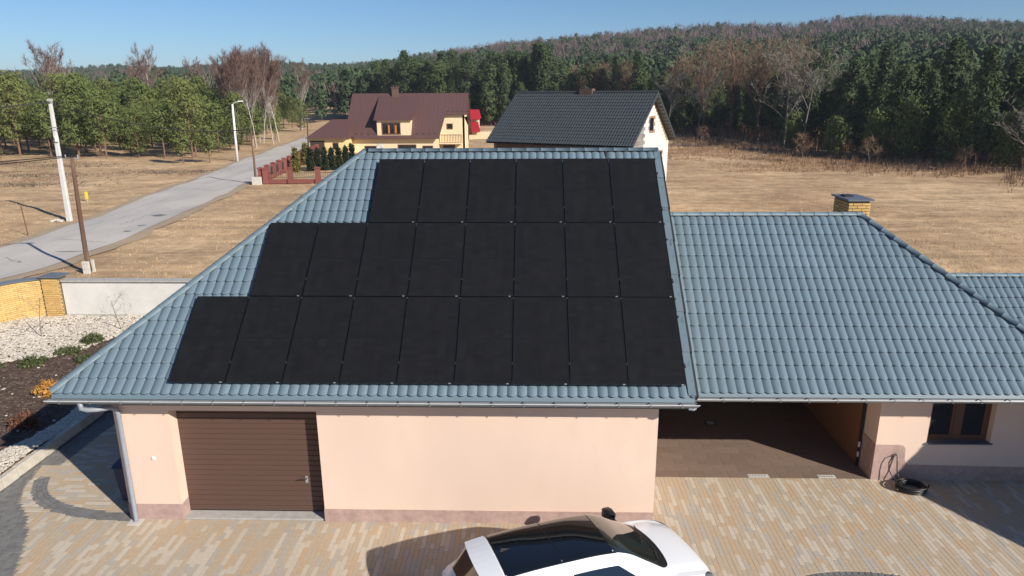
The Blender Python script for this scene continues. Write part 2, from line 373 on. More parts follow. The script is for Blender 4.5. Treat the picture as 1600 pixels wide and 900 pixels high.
# ---------------------------------------------------------------- planting bed at the left: kerb, mulch, gravel
BZ = .30
kerb = tag(MB().box(-15.72, -15.66, -4, 9.6, -.1, .2).build('bed_kerb', M['conc']), kind='structure')
ks = MB().box(-.075, .075, -.245, .245, -.28, 0).build('kerb_stone', M['kerb'], kerb, bevel=.012)
ks.location = (-15.62, -3.75, BZ+.02)
for i in range(1, 27): copy_piece(ks, kerb, (-15.62 + rng.normal(0, .004), -3.75+i*.5, BZ+.02+rng.normal(0, .004)), (0, 0, rng.normal(0, .006)))
mul = [(-15.7, -4), (-15.7, 9.8), (-17.5, 13.9), (-24.6, 13.9), (-27, 11), (-27, -4)]
n_ = 60; bx = np.linspace(-27, -15.69, n_); by = np.linspace(-4, 14, 80); BX, BY = np.meshgrid(bx, by)
BZ_ = BZ + .03*np.sin(BX*2.1)*np.sin(BY*1.7) + .04*np.sin(BX*.7+BY*.5) + rng.normal(0, .008, BX.shape)
ii = np.arange(BX.size).reshape(BX.shape); F = np.stack([ii[:-1, :-1], ii[:-1, 1:], ii[1:, 1:], ii[1:, :-1]], -1).reshape(-1, 4)
tag(link('mulch_bed', fast_mesh('mulch_bed', np.stack([BX, BY, BZ_], -1).reshape(-1, 3), F, M['mulch'], True)), kind='structure')
def bedz(x, y): return BZ + .03*np.sin(x*2.1)*np.sin(y*1.7) + .04*np.sin(x*.7+y*.5)
def stone_base(seed):
    r = np.random.default_rng(seed); t = (1+5**.5)/2
    V = np.array([(-1,t,0),(1,t,0),(-1,-t,0),(1,-t,0),(0,-1,t),(0,1,t),(0,-1,-t),(0,1,-t),(t,0,-1),(t,0,1),(-t,0,-1),(-t,0,1)], float)/1.9
    F = np.array([(0,11,5),(0,5,1),(0,1,7),(0,7,10),(0,10,11),(1,5,9),(5,11,4),(11,10,2),(10,7,6),(7,1,8),(3,9,4),(3,4,2),(3,2,6),(3,6,8),(3,8,9),(4,9,5),(2,4,11),(6,2,10),(8,6,7),(9,8,1)])
    V = V*(1+r.normal(0, .18, (12, 1))); V[:, 2] *= .55; return V, F
def scatter3(name, pts, mat_, smin, smax, parent=None, seed=3, kind='stuff', flat=1.0):
    r = np.random.default_rng(seed); P = np.array(pts); Vs, Fs = [], []; nb = 0
    for k in range(4):
        q = P[k::4]; bv, bf = stone_base(seed*10+k); n = len(q)
        if not n: continue
        s = r.uniform(smin, smax, n); a = r.uniform(0, 6.28, n); st = r.uniform(.7, 1.5, n)
        c, si = np.cos(a)[:, None], np.sin(a)[:, None]; X = bv[None, :, 0]*(s*st)[:, None]; Y = bv[None, :, 1]*s[:, None]; Z = bv[None, :, 2]*(s*flat)[:, None]
        V = np.stack([X*c-Y*si+q[:, 0:1], X*si+Y*c+q[:, 1:2], Z+q[:, 2:3]], -1).reshape(-1, 3)
        Vs.append(V); Fs.append((bf[None]+(np.arange(n)*12)[:, None, None]).reshape(-1, 3)+nb); nb += len(V)
    return tag(link(name, fast_mesh(name, np.concatenate(Vs), np.concatenate(Fs), mat_), parent), kind=kind)
def mulch_edge(x): return np.interp(x, [-27, -24, -20.9, -19.65, -19.0, -18.6, -17], [7.2, 7.6, 8.5, 9.3, 10.1, 11.5, 12.2])
pts = []
while len(pts) < 9000:     # strip of gravel behind the kerb
    y = rng.uniform(-3, 9.6); wdt = np.interp(y, [-3, 1.4, 2.5, 3.4, 5.3, 9], [1.3, 1.0, .85, .45, .55, .8]); x = -15.72 - rng.uniform(0, 1)*wdt*(1+.12*math.sin(y*2.3))
    pts.append((x, y, bedz(x, y)+.012+rng.uniform(0, .02)))
scatter3('white_gravel', pts, M['gravel'], .018, .04, seed=3)
pts = []
while len(pts) < 15000:     # gravel field below the walls
    x = rng.uniform(-26, -17); y = rng.uniform(7, 13.9)
    if y > mulch_edge(x) + .12*math.sin(x*3): pts.append((x, y, bedz(x, y)+.015+rng.uniform(0, .025)))
scatter3('white_gravel', pts, M['gravel'], .025, .058, seed=4)
pts = []
while len(pts) < 7000:
    x = rng.uniform(-24, -15.8); y = rng.uniform(-3, 11.5)
    if y < mulch_edge(x): pts.append((x, y, bedz(x, y)+.006))
scatter3('bark_chips', pts, M['chip'], .02, .05, seed=5, flat=.6)
pts = [(rng.uniform(-23, -16.3), rng.uniform(2, 9.5)) for _ in range(70)]
scatter3('stray_pebbles', [(x, y, bedz(x, y)+.02) for x, y in pts if y < mulch_edge(x)], M['gravel'], .025, .05, seed=6)
# ---------------------------------------------------------------- roof tiles (pressed metal tile pieces)
CAMP = np.array((-3.079, -12.756, 9.0))
TW, TL = .2, .35
def tile_base(w=TW, l=TL, h=.034, seg=8):
    V = []; F = []; t = np.linspace(0, 1, seg+1); zz = h*np.sin(np.pi*t)**.75; yy = -.05*np.sin(np.pi*t)**1.2
    rows = [(yy, zz+.031), (yy+.012, zz+.0325), (np.full(seg+1, l*.5), zz+.016), (np.full(seg+1, l+.03), zz+.001)]
    for y, z in rows: V += list(zip(t*w, y, z))
    n = seg+1
    for r in range(3): F += [(r*n+i, r*n+i+1, (r+1)*n+i+1, (r+1)*n+i) for i in range(seg)]
    b = len(V); V += list(zip(t*w, yy, zz+.031)) + list(zip(t*w, yy+.004, zz-.004))
    F += [(b+n+i, b+n+i+1, b+i+1, b+i) for i in range(seg)]
    return np.array(V), np.array(F)
TB = tile_base()
def tile_mesh(V, F, m):
    me = fast_mesh('roof_tile', V, F, m); sm = np.ones(len(F), bool); per = 32; k = np.arange(len(F)) % per
    me.polygons.foreach_set('use_smooth', (k < 24)); return me
TILE_ME = tile_mesh(*TB, M['roof'])
def tile_slope(roof, O, u, v, nrm, W, L, hipL, hipR, ca, score=None, limit=300, stuff_name='roof_tiles', w=TW, l=TL):
    O, u, v, nrm = (np.array(q, float) for q in (O, u, v, nrm))
    A = np.stack([u, v, nrm], 1)
    cols = int(math.ceil(W/w)); rows_ = int(math.ceil(L/l)); whole = []; cut = []
    for r in range(rows_):
        for c in range(cols):
            p0, p1, s0, s1 = c*w, (c+1)*w, r*l, (r+1)*l+.03
            def inside(p, s): return (not hipL or p > s*ca-1e-6) and (not hipR or (W-p) > s*ca-1e-6)
            ins = [inside(p, s) for p in (p0, p1) for s in (s0-.03, s1)]
            over = s1 > L+.035 or p1 > W+1e-6
            if all(ins) and not over: whole.append((p0, s0))
            elif any(ins): cut.append((p0, s0))
    cand = [(score(p+w/2, s+l/2) if score else -1, i) for i, (p, s) in enumerate(whole)]
    pick = set(i for sc, i in sorted(cand, reverse=True)[:limit] if sc > 0)
    Mx = Matrix([(*A[i], 0) for i in range(3)]).to_4x4()
    Vs, Fs = [], []; nb = 0
    for i, (p, s) in enumerate(whole):
        pos = O + u*p + v*s
        if i in pick:
            o = bpy.data.objects.new('roof_tile', TILE_ME); COL.objects.link(o); o.parent = roof
            m = Mx.copy(); m.translation = pos; o.matrix_basis = m
        else:
            Vs.append(TB[0]*[w/TW, l/TL, 1] @ A.T + pos); Fs.append(TB[1]+nb); nb += len(TB[0])
    if Vs:
        tag(link(stuff_name, tile_mesh(np.concatenate(Vs), np.concatenate(Fs), M['roofm']), roof), kind='stuff')
    if cut:
        V = np.concatenate([TB[0]*[w/TW, l/TL, 1] + [p, s, 0] for p, s in cut]); F = np.concatenate([TB[1]+i*len(TB[0]) for i in range(len(cut))])
        bm = bmesh.new(); me = tile_mesh(V, F, M['roofm']); bm.from_mesh(me)
        def cutp(co, no): bmesh.ops.bisect_plane(bm, geom=bm.verts[:]+bm.edges[:]+bm.faces[:], plane_co=co, plane_no=no, clear_outer=True)
        if hipL: cutp((0, 0, 0), (-1, ca, 0))
        if hipR: cutp((W, 0, 0), (1, ca, 0))
        cutp((0, L+.01, 0), (0, 1, 0)); cutp((W, 0, 0), (1, 0, 0))
        bm.to_mesh(me); bm.free(); m = Mx.copy(); m.translation = O; me.transform(m)
        tag(link(stuff_name, me, roof), kind='stuff')
def cap_piece():      # half-round ridge cap, 0.38 m long along +X, with a raised collar at one end
    m = MB(); seg = 7; 
    def arc(x, r, zc): return [(x, -r*1.25*math.cos(math.pi*k/seg), zc + r*.85*math.sin(math.pi*k/seg)) for k in range(seg+1)]
    sec = [arc(0, .088, .003), arc(.018, .088, .003), arc(.02, .0855, .001), arc(.375, .0845, 0)]
    vs = [p for s_ in sec for p in s_]; n = seg+1
    m.add(vs, [(r*n+k, (r+1)*n+k, (r+1)*n+k+1, r*n+k+1) for r in range(3) for k in range(seg)] + [tuple(range(n))])
    return m.mesh('ridge_cap', M['trim'], True)
CAP_ME = cap_piece()
def ridge_caps(roof, A, B, step=.37, name='ridge_cap'):
    A, B = Vector(A), Vector(B); d = B-A; L = d.length; t = d.normalized(); up = Vector((0, 0, 1)); y = up.cross(t).normalized(); z = t.cross(y)
    m = Matrix((t, y, z)).transposed().to_4x4(); k = int(L/step)
    for i in range(k+1):
        if i*step > L-.1: break
        o = bpy.data.objects.new(name, CAP_ME); COL.objects.link(o); o.parent = roof; mm = m.copy(); mm.translation = A + t*(i*step); o.matrix_basis = mm
        if (i+1)*step > L: o.scale = ((L-i*step)/step, 1, 1)
def gutter(parent, x0, x1, y, z, r=.068, name='gutter', lipname='gutter_lip'):
    m = MB(); seg = 8
    pr = [(y - r*math.cos(math.pi*k/seg), z - r*math.sin(math.pi*k/seg)) for k in range(seg+1)]
    pi_ = [(y - (r-.006)*math.cos(math.pi*k/seg), z - (r-.006)*math.sin(math.pi*k/seg)) for k in range(seg+1)]
    n = seg+1
    vs = [(x, a, b) for x in (x0, x1) for a, b in pr] + [(x, a, b) for x in (x0, x1) for a, b in pi_]
    fs = [(k, k+1, n+k+1, n+k) for k in range(seg)] + [(2*n+k, 3*n+k, 3*n+k+1, 2*n+k+1) for k in range(seg)]
    fs += [(0, n, 3*n, 2*n), (seg, 2*n+seg, 3*n+seg, n+seg)]
    m.add(vs, fs)
    for x in (x0, x1): m.poly([(x, a, b) for a, b in pr])
    g = m.build(name, M['gutter'], parent, smooth=False)
    MB().tube([(x0-.02, y-r, z+.004), (x1+.02, y-r, z+.004)], .011, 6).build(lipname, M['gutterlip'], g)
    b0 = MB().box(-.012, .012, y-r-.008, y+r, z-.002, z+.010).box(-.012, .012, y-r-.014, y-r-.006, z-.05, z+.01).build('gutter_bracket', M['gutter'], g); b0.location = (x0+.3, 0, 0)
    for i in range(1, int((x1-x0-.3)/.62)+1): copy_piece(b0, g, (x0+.3+i*.62, 0, 0))
    return g
a_ = R(38.906); CA, SA, TA = math.cos(a_), math.sin(a_), math.tan(a_)
# ---------------------------------------------------------------- garage
gar = thing('garage', 'peach rendered garage with hipped blue grey metal tile roof carrying the solar panels', 'garage', (-6, 5, 0))
EX0, EX1, EY, EZ, GH = -12.75, .15, -.04, 3.205, 5.39
RZ = EZ + GH*TA; RY = EY+GH; BYE = EY+2*GH; HX = EX0+GH
deck = MB()
lo = -.012
deck.poly([(EX0, EY, EZ+lo), (EX1, EY, EZ+lo), (EX1, RY, RZ+lo), (HX, RY, RZ+lo)])
deck.poly([(EX1, BYE, EZ+lo), (EX0, BYE, EZ+lo), (HX, RY, RZ+lo), (EX1, RY, RZ+lo)])
deck.poly([(EX0, BYE, EZ+lo), (EX0, EY, EZ+lo), (HX, RY, RZ+lo)])
roof = deck.build('roof', M['trim'], gar)
PW, PH, PG = 1.134, 2.094, .02
def under_panel(x, s_panel):
    for r, n in enumerate((9, 8, 6)):
        if r*(PH+PG)-.1 < s_panel < r*(PH+PG)+PH+.1 and -(n*PW+(n-1)*PG)+.02 < x < 0: return True
    return False
def g_score(p, s):
    x = EX0+p; y = EY+s*CA; z = EZ+s*SA; sp = (y-0.0)/CA - .1
    if under_panel(x, sp): return -1
    return 30/np.linalg.norm(np.array((x, y, z))-CAMP)
SL = GH/CA
tile_slope(roof, (EX0, EY, EZ), (1,0,0), (0,CA,SA), (0,-SA,CA), EX1-EX0, SL, True, False, CA, g_score)
tile_slope(roof, (EX1, BYE, EZ), (-1,0,0), (0,-CA,SA), (0,SA,CA), EX1-EX0, SL, False, True, CA)
tile_slope(roof, (EX0, BYE, EZ), (0,-1,0), (CA,0,SA), (-SA,0,CA), 2*GH, SL, True, True, CA)
ridge_caps(roof, (EX1, RY, RZ+.025), (HX, RY, RZ+.025))
ridge_caps(roof, (EX0-.02, EY-.02, EZ+.035), (HX, RY, RZ+.03))
ridge_caps(roof, (EX0-.02, BYE+.02, EZ+.035), (HX, RY, RZ+.03))
# verge trims on the right edge
L_ = SL; vt = None
for i in range(7):
    s0, s1 = i*L_/7, (i+1)*L_/7+.03
    def P(s, h, x): return Vector((x, EY + s*CA - h*SA, EZ + s*SA + h*CA))
    m = MB(); h0, h1 = .068, .05
    m.add([P(s0,h0,EX1-.12), P(s0,h0,EX1+.03), P(s1,h1,EX1+.03), P(s1,h1,EX1-.12), P(s0,h0-.025,EX1-.12), P(s0,-.13,EX1+.03), P(s1,-.13,EX1+.03), P(s1,h1-.025,EX1-.12)],
          [(0,1,2,3), (0,4,5,1), (1,5,6,2), (3,2,6,7), (0,3,7,4)])
    m.build('verge_trim', M['trim'], roof)
    MB().add([P(s0,h0-.02,EX1+.033), P(s0,h0-.02,EX1+.085), P(s1-.05,h1-.05,EX1+.085), P(s1-.05,h1-.05,EX1+.033), P(s0,h0-.2,EX1+.033), P(s0,h0-.2,EX1+.085), P(s1-.05,h1-.2,EX1+.085), P(s1-.05,h1-.2,EX1+.033)], [(0,1,2,3), (1,5,6,2), (0,4,5,1), (2,6,7,3)]).build('verge_dark_gap', M['dark'], roof)  # black strip added to stand for the dark shadow gap beside the trim
# mounting rails
for r, n in enumerate((9, 8, 6)):
    for q in (.45, 1.65):
        s = r*(PH+PG)+q; x0 = -(n*PW+(n-1)*PG)-.05
        c = Vector((0, s*CA+.075*SA, 3.4465+s*SA-.075*CA)); mm = Matrix(((1,0,0),(0,CA,-SA),(0,SA,CA))).to_4x4(); mm.translation = c
        MB().box(x0, .05, -.02, .02, -.02, .02, mm).build('mounting_rail', M['dark'], roof)
# dark cable conduit over the top edge
MB().tube([(-1.2, 4.78, 7.12), (-1.19, 5.0, 7.31), (-1.18, 5.3, 7.60), (-1.18, 5.42, 7.66)], .03, 6).build('cable_conduit', M['dark'], roof)
# eaves: fascia, gutter, soffit
MB().box(EX0+.02, EX1, EY+.005, EY+.03, 2.95, EZ+.02).build('fascia', M['trim'], gar)
MB().add([(EX0, EY-.02, EZ+.012), (EX1, EY-.02, EZ+.012), (EX1, EY-.085, EZ-.085), (EX0, EY-.085, EZ-.085)], [(0,3,2,1)]).build('eave_flashing', M['trim'], gar)
MB().box(EX0+.005, EX0+.03, EY+.04, BYE-.04, 2.95, EZ+.02).build('fascia', M['trim'], gar)
MB().box(EX0+.04, EX1-.02, EY+.035, BYE-.05, 2.925, 2.95).build('soffit', M['soffit'], gar)
g = gutter(gar, EX0-.06, EX1+.06, EY-.125, EZ-.10)
MB().tube([(EX1-.12, EY-.1, EZ-.2), (EX1-.02, EY-.1, EZ-.215), (EX1+.02, EY-.08, EZ-.2)], .035, 8).build('gutter_outlet', M['pipe'], g)
# downpipe
dp = MB().tube([(-12.15, EY-.12, EZ-.15), (-12.15, EY-.12, 2.92), (-12.10, -.06, 2.84), (-11.98, .06, 2.79), (-11.80, .22, 2.76), (-11.735, .30, 2.70), (-11.72, .315, 2.58), (-11.72, .315, .06), (-11.72, .29, .012)], [.05]*9, 12).build('downpipe', M['pipe'], gar, smooth=True)
for z in (2.5, 1.35): MB().lathe([(.054, -.02), (.056, 0), (.054, .02)], 12, (-11.72, .315, z)).build('pipe_clip', M['pipe'], dp)
MB().box(-11.86, -11.58, .16, .385, -.01, .012).build('drain_slab', M['concp'], gar)
# walls
WY = .40
walls = MB()
walls.box(-11.88, -10.70, WY, .70, 0, 2.924).box(-7.56, -.44, WY, .70, 0, 2.924).box(-10.70, -7.56, WY, .70, 2.62, 2.924)
walls.box(-11.88, -11.58, .70, 10.3, 0, 2.924).box(-11.58, -.40, 10.0, 10.3, 0, 2.924).box(-.74, -.44, .70, 2.35, 0, 2.924).box(-.40, -.05, 2.352, 10.3, 0, 2.924)
walls.build('wall', M['render'], gar)
MB().extrude([(-.06, .4, 2.95), (-.06, 10.3, 2.95), (-.06, RY, RZ-.2)], (-.25, 0, 0)).build('gable_wall', M['render'], gar)
pl = MB().box(-11.885, -10.695, WY-.012, .69, 0, .38).box(-7.565, -.435, WY-.022, .69, 0, .30).box(-11.895, -11.60, .70, 10.31, 0, .38).box(-.41, -.045, 2.338, 10.2, 0, .36)
pl.build('plinth', M['plinth'], gar)
MB().box(-10.69, -7.57, .42, .74, -.01, .035).build('threshold', M['conc'], gar)
door = MB().box(-10.74, -7.52, .715, .73, .036, 2.66).build('garage_door', M['door'], gar)
for i in range(21):       # ribs of the sectional door
    z0 = .05 + i*.1255; sec = i % 5 == 4
    ob = MB().add([(-10.70, .713, z0), (-7.56, .713, z0), (-7.56, .70, z0+.008), (-10.70, .70, z0+.008), (-10.70, .70, z0+(.105 if sec else .112)), (-7.56, .70, z0+(.105 if sec else .112)), (-7.56, .713, z0+(.113 if sec else .12)), (-10.70, .713, z0+(.113 if sec else .12))],
        [(0,1,2,3), (3,2,5,4), (4,5,6,7)]).build('door_slat', M['door'], door)
hd = MB().box(-8.03, -7.97, .688, .70, .76, .93).build('handle_plate', M['steel'], door)
MB().tube([(-8.0, .69, .87), (-8.0, .645, .87), (-8.06, .64, .87), (-8.17, .642, .862)], .011, 8).build('door_handle', M['dark'], hd)
MB().box(-10.69, -7.57, .699, .712, .036, .05).build('door_seal', M['dark'], door)
sk = MB().box(-11.205, -11.125, WY-.014, WY, 1.46, 1.54).build('outdoor_socket', M['white'], gar, bevel=.006)
MB().box(-11.19, -11.14, WY-.028, WY-.014, 1.475, 1.52).build('socket_lid', M['white'], sk)
# ---------------------------------------------------------------- solar panels (23)
def cell_mat():
    m = bpy.data.materials.new('solar_cells'); m.use_nodes = True; t = m.node_tree; N = t.nodes; L = t.links; b = N['Principled BSDF']
    tc = N.new('ShaderNodeTexCoord'); oi = N.new('ShaderNodeObjectInfo')
    br = N.new('ShaderNodeTexBrick'); br.offset = 0; br.inputs['Scale'].default_value = 1; br.inputs['Mortar Size'].default_value = .0016; br.inputs['Mortar Smooth'].default_value = .3
    br.inputs['Brick Width'].default_value = .1835; br.inputs['Row Height'].default_value = .0925
    br.inputs['Color1'].default_value = (.0115, .0115, .0125, 1); br.inputs['Color2'].default_value = (.0145, .0145, .0150, 1); br.inputs['Mortar'].default_value = (.007, .007, .008, 1)
    ad = N.new('ShaderNodeVectorMath'); ad.operation = 'ADD'; cb_ = N.new('ShaderNodeCombineXYZ')
    ml = N.new('ShaderNodeMath'); ml.operation = 'MULTIPLY'; ml.inputs[1].default_value = 50; fl = N.new('ShaderNodeMath'); fl.operation = 'FLOOR'
    L.new(oi.outputs['Random'], ml.inputs[0]); L.new(ml.outputs[0], fl.inputs[0]); m3 = N.new('ShaderNodeMath'); m3.operation = 'MULTIPLY'; m3.inputs[1].default_value = 1.835
    L.new(fl.outputs[0], m3.inputs[0]); L.new(m3.outputs[0], cb_.inputs[0]); L.new(tc.outputs['Object'], ad.inputs[0]); L.new(cb_.outputs[0], ad.inputs[1])
    L.new(ad.outputs[0], br.inputs['Vector'])
    # soft column-wise differences between cell strings
    mp = N.new('ShaderNodeMapping'); mp.inputs['Scale'].default_value = (5.45, 1.1, 1); L.new(ad.outputs[0], mp.inputs[0])
    wn = N.new('ShaderNodeTexNoise'); wn.inputs['Scale'].default_value = 1.0; wn.inputs['Detail'].default_value = 2; L.new(mp.outputs[0], wn.inputs['Vector'])
    mr = N.new('ShaderNodeMapRange'); mr.inputs[1].default_value = .3; mr.inputs[2].default_value = .7; mr.inputs[3].default_value = .88; mr.inputs[4].default_value = 1.14; L.new(wn.outputs[0], mr.inputs[0])
    hs = N.new('ShaderNodeHueSaturation'); L.new(br.outputs['Color'], hs.inputs['Color']); L.new(mr.outputs[0], hs.inputs['Value'])
    L.new(hs.outputs[0], b.inputs['Base Color']); b.inputs['Roughness'].default_value = .32; b.inputs['Specular IOR Level'].default_value = .2
    return m
M['cells'] = cell_mat(); M['pframe'] = mat('black_frame', (.006, .006, .007), .45, .05, 5)
def mk_panel():
    t = bpy.data.objects.new('solar_panel', None); COL.objects.link(t)
    fr = MB(); b = .012
    fr.box(0, PW, 0, b, -.034, 0).box(0, PW, PH-b, PH, -.034, 0).box(0, b, b, PH-b, -.034, 0).box(PW-b, PW, b, PH-b, -.034, 0)
    f = fr.build('frame', M['pframe'], t, world=False)
    MB().box(b, PW-b, b, PH-b, -.03, -.012).build('back_sheet', M['dark'], t, world=False)
    for y0, y1 in ((b, PH/2-.006), (PH/2+.006, PH-b)):
        o = MB().box(0, PW-2*b, 0, y1-y0, -.004, 0).build('cell_half', M['cells'], t, world=False); o.location = (b, y0, -.004)
    MB().box(b, PW-b, PH/2-.006, PH/2+.006, -.008, -.0055).build('centre_bar', M['pframe'], t, world=False)
    MB().box(PW-.10, PW-.055, -.006, .010, -.02, .003).build('clamp', M['steel'], t, world=False)
    MB().box(PW-.006, PW+.026, PH-.05, PH-.01, -.02, .006).build('clamp', M['dark'], t, world=False)
    MB().box(PW-.004, PW+.024, .44, .48, -.02, .005).build('clamp', M['dark'], t, world=False)
    return t
ORD = ['first', 'second', 'third', 'fourth', 'fifth', 'sixth', 'seventh', 'eighth', 'ninth']
p0 = None
for r, (n, rn) in enumerate(((9, 'bottom'), (8, 'middle'), (6, 'top'))):
    for k in range(n):
        lab = 'black solar panel on the garage roof, %s from the left in the %s row' % (ORD[k], rn)
        if p0 is None: o = p0 = mk_panel()
        else: o = copy_tree(p0, (0, 0, 0))
        tag(o, lab, 'solar panel', 'solar panels on the garage roof')
        x = -(n*PW+(n-1)*PG) + k*(PW+PG); s = r*(PH+PG)
        mm = Matrix(((1,0,0),(0,CA,-SA),(0,SA,CA))).to_4x4(); mm.translation = (x, s*CA, 3.4465+s*SA); o.matrix_basis = mm
# ---------------------------------------------------------------- house wing with carport
hs_ = thing('house', 'low peach house with carport and blue grey tiled roof right of the garage', 'house', (8, 5, 0))
wx0, wx1, wy, wz, wh = .3, 9.65, 1.6, 2.575, 4.05
wrz, wry, wby, whx = wz+wh*TA, wy+wh, wy+2*wh, wx1-wh
d2 = MB()
d2.poly([(wx0, wy, wz+lo), (wx1, wy, wz+lo), (whx, wry, wrz+lo), (wx0, wry, wrz+lo)])
d2.poly([(wx1, wby, wz+lo), (wx0, wby, wz+lo), (wx0, wry, wrz+lo), (whx, wry, wrz+lo)])
d2.poly([(wx1, wy, wz+lo), (wx1, wby, wz+lo), (whx, wry, wrz+lo)])
r3y, r3z, r3h = 7.5, 3.72, 1.41
d2.poly([(8.3, r3y-r3h, r3z-r3h*TA+lo), (16, r3y-r3h, r3z-r3h*TA+lo), (16, r3y, r3z+lo), (8.3, r3y, r3z+lo)])
d2.poly([(16, r3y+r3h, r3z-r3h*TA+lo), (8.3, r3y+r3h, r3z-r3h*TA+lo), (8.3, r3y, r3z+lo), (16, r3y, r3z+lo)])
fx0, fyr, fzr, fh = 11.4, -1.2, 5.1, 3.3; fe = fzr-fh*.763
d2.poly([(fx0, fyr-fh, fe+lo), (21, fyr-fh, fe+lo), (21, fyr, fzr+lo), (fx0, fyr, fzr+lo)])
d2.poly([(21, fyr+fh, fe+lo), (fx0, fyr+fh, fe+lo), (fx0, fyr, fzr+lo), (21, fyr, fzr+lo)])
roof2 = d2.build('roof', M['trim'], hs_)
WL = wh/CA
def w_score(p, s):
    q = np.array((wx0+p, wy+s*CA, wz+s*SA)); px = pxof(q[0], q[1])
    return 30/np.linalg.norm(q-CAMP) if px < 1620 else -1
tile_slope(roof2, (wx0, wy, wz), (1,0,0), (0,CA,SA), (0,-SA,CA), wx1-wx0, WL, False, True, CA, w_score)
tile_slope(roof2, (wx1, wby, wz), (-1,0,0), (0,-CA,SA), (0,SA,CA), wx1-wx0, WL, True, False, CA)
tile_slope(roof2, (wx1, wy, wz), (0,1,0), (-CA,0,SA), (SA,0,CA), 2*wh, WL, True, True, CA)
tile_slope(roof2, (8.3, r3y-r3h, r3z-r3h*TA), (1,0,0), (0,CA,SA), (0,-SA,CA), 7.7, r3h/CA, False, False, CA)
fa = math.atan(.763); fc, fs_ = math.cos(fa), math.sin(fa)
tile_slope(roof2, (fx0, fyr-fh, fe), (1,0,0), (0,fc,fs_), (0,-fs_,fc), 9.6, fh/fc, False, False, fc)
tile_slope(roof2, (21, fyr+fh, fe), (-1,0,0), (0,-fc,fs_), (0,fs_,fc), 9.6, fh/fc, False, False, fc)
ridge_caps(roof2, (wx0, wry, wrz+.025), (whx+.05, wry, wrz+.025))
ridge_caps(roof2, (wx1+.02, wy-.02, wz+.035), (whx, wry, wrz+.03))
ridge_caps(roof2, (wx1+.02, wby+.02, wz+.035), (whx, wry, wrz+.03))
ridge_caps(roof2, (8.35, r3y, r3z+.02), (16, r3y, r3z+.02))
ridge_caps(roof2, (fx0, fyr, fzr+.025), (21, fyr, fzr+.025))
MB().box(wx0+.02, wx1-.02, wy+.005, wy+.03, 2.36, wz+.02).build('fascia', M['trim'], hs_)
MB().add([(wx0, wy-.02, wz+.012), (wx1, wy-.02, wz+.012), (wx1, wy-.085, wz-.075), (wx0, wy-.085, wz-.075)], [(0,3,2,1)]).build('eave_flashing', M['trim'], hs_)
MB().box(wx1-.03, wx1-.005, wy+.035, wby-.03, 2.36, wz+.02).build('fascia', M['trim'], hs_)
MB().box(wx0-.3, wx1-.04, wy+.035, wby-.05, 2.335, 2.36).build('soffit', M['soffit'], hs_)
gutter(hs_, wx0-.05, wx1+.05, wy-.125, wz-.095)
hw = MB()
hw.box(5.11, 6.28, 2.33, 2.63, 0, 2.334).box(6.28, 7.76, 2.33, 2.63, 0, .985).box(6.28, 7.76, 2.33, 2.63, 2.26, 2.334).box(7.76, 9.05, 2.33, 2.63, 0, 2.334)
hw.box(5.11, 5.41, 2.63, 8.9, 0, 2.334).box(8.75, 9.05, 2.63, 8.9, 0, 2.334).box(-.04, 5.11, 8.6, 8.9, 0, 2.334).box(5.41, 8.75, 8.6, 8.9, 0, 2.334)
hw.box(9.05, 12.0, 6.6, 6.9, 0, 2.57).box(12.0, 20.4, -3.9, 1.5, 0, fe-.05)
hw.build('wall', M['render'], hs_)
MB().extrude([(12.0, -3.9, fe-.05), (12.0, 1.5, fe-.05), (12.0, fyr, fzr-.15)], (.3, 0, 0)).build('gable_wall', M['render'], hs_)
MB().extrude([(x, 2.318, z) for x, z in [(5.10, 0), (5.10, .93), (5.66, .93), (5.76, .905), (5.81, .84), (5.82, .76), (5.83, .56), (5.87, .45), (5.95, .405), (9.06, .36), (9.06, 0)]], (0, .02, 0)).build('plinth', M['plinth'], hs_)
MB().box(5.098, 5.118, 2.34, 8.5, 0, .93).build('plinth', M['plinth'], hs_)
# window with two sashes
wn = MB().box(6.28, 7.76, 2.50, 2.56, .985, 1.05).box(6.28, 7.76, 2.50, 2.56, 2.18, 2.26).box(6.28, 6.35, 2.50, 2.56, 1.05, 2.18).box(7.69, 7.76, 2.50, 2.56, 1.05, 2.18).box(6.94, 7.09, 2.49, 2.56, 1.05, 2.18).build('window', M['wood'], hs_)
for x0, x1 in ((6.35, 6.94), (7.09, 7.69)):
    MB().box(x0, x1, 2.505, 2.555, 1.05, 1.11).box(x0, x0+.06, 2.505, 2.555, 1.11, 2.18).box(x1-.06, x1, 2.505, 2.555, 1.11, 2.18).build('sash', M['wood'], wn)
    MB().box(x0+.06, x1-.06, 2.53, 2.54, 1.11, 2.18).build('pane', M['glass'], wn)
    MB().box(x0+.06, x1-.06, 2.515, 2.522, 1.93, 2.18).build('roller_blind', M['blind'], wn)
MB().box(6.24, 7.80, 2.28, 2.50, .965, .99).build('window_sill', M['cap'], wn)
MB().box(5.078, 5.097, 3.05, 8.58, .01, 2.33).build('carport_cladding', mat('orange_brown_boards', (.20, .095, .04), .7, .15, 4, stretch=(1, 8, .4)), hs_)
# gate post with hinges inside the carport
gp = MB().box(5.04, 5.095, 2.95, 3.02, 0, 2.33).build('gate_post', M['dark'], hs_)
for z in (.35, .62): MB().lathe([(.03, -.07), (.032, 0), (.03, .07)], 8, (5.03, 2.93, z)).build('hinge', M['steel'], gp)
idr = MB().box(3.3, 4.3, 8.56, 8.6, .02, 2.1).build('inner_door', M['wplaster'], hs_)
MB().box(3.36, 4.24, 8.545, 8.56, .05, 2.04).build('door_leaf', M['blind'], idr)
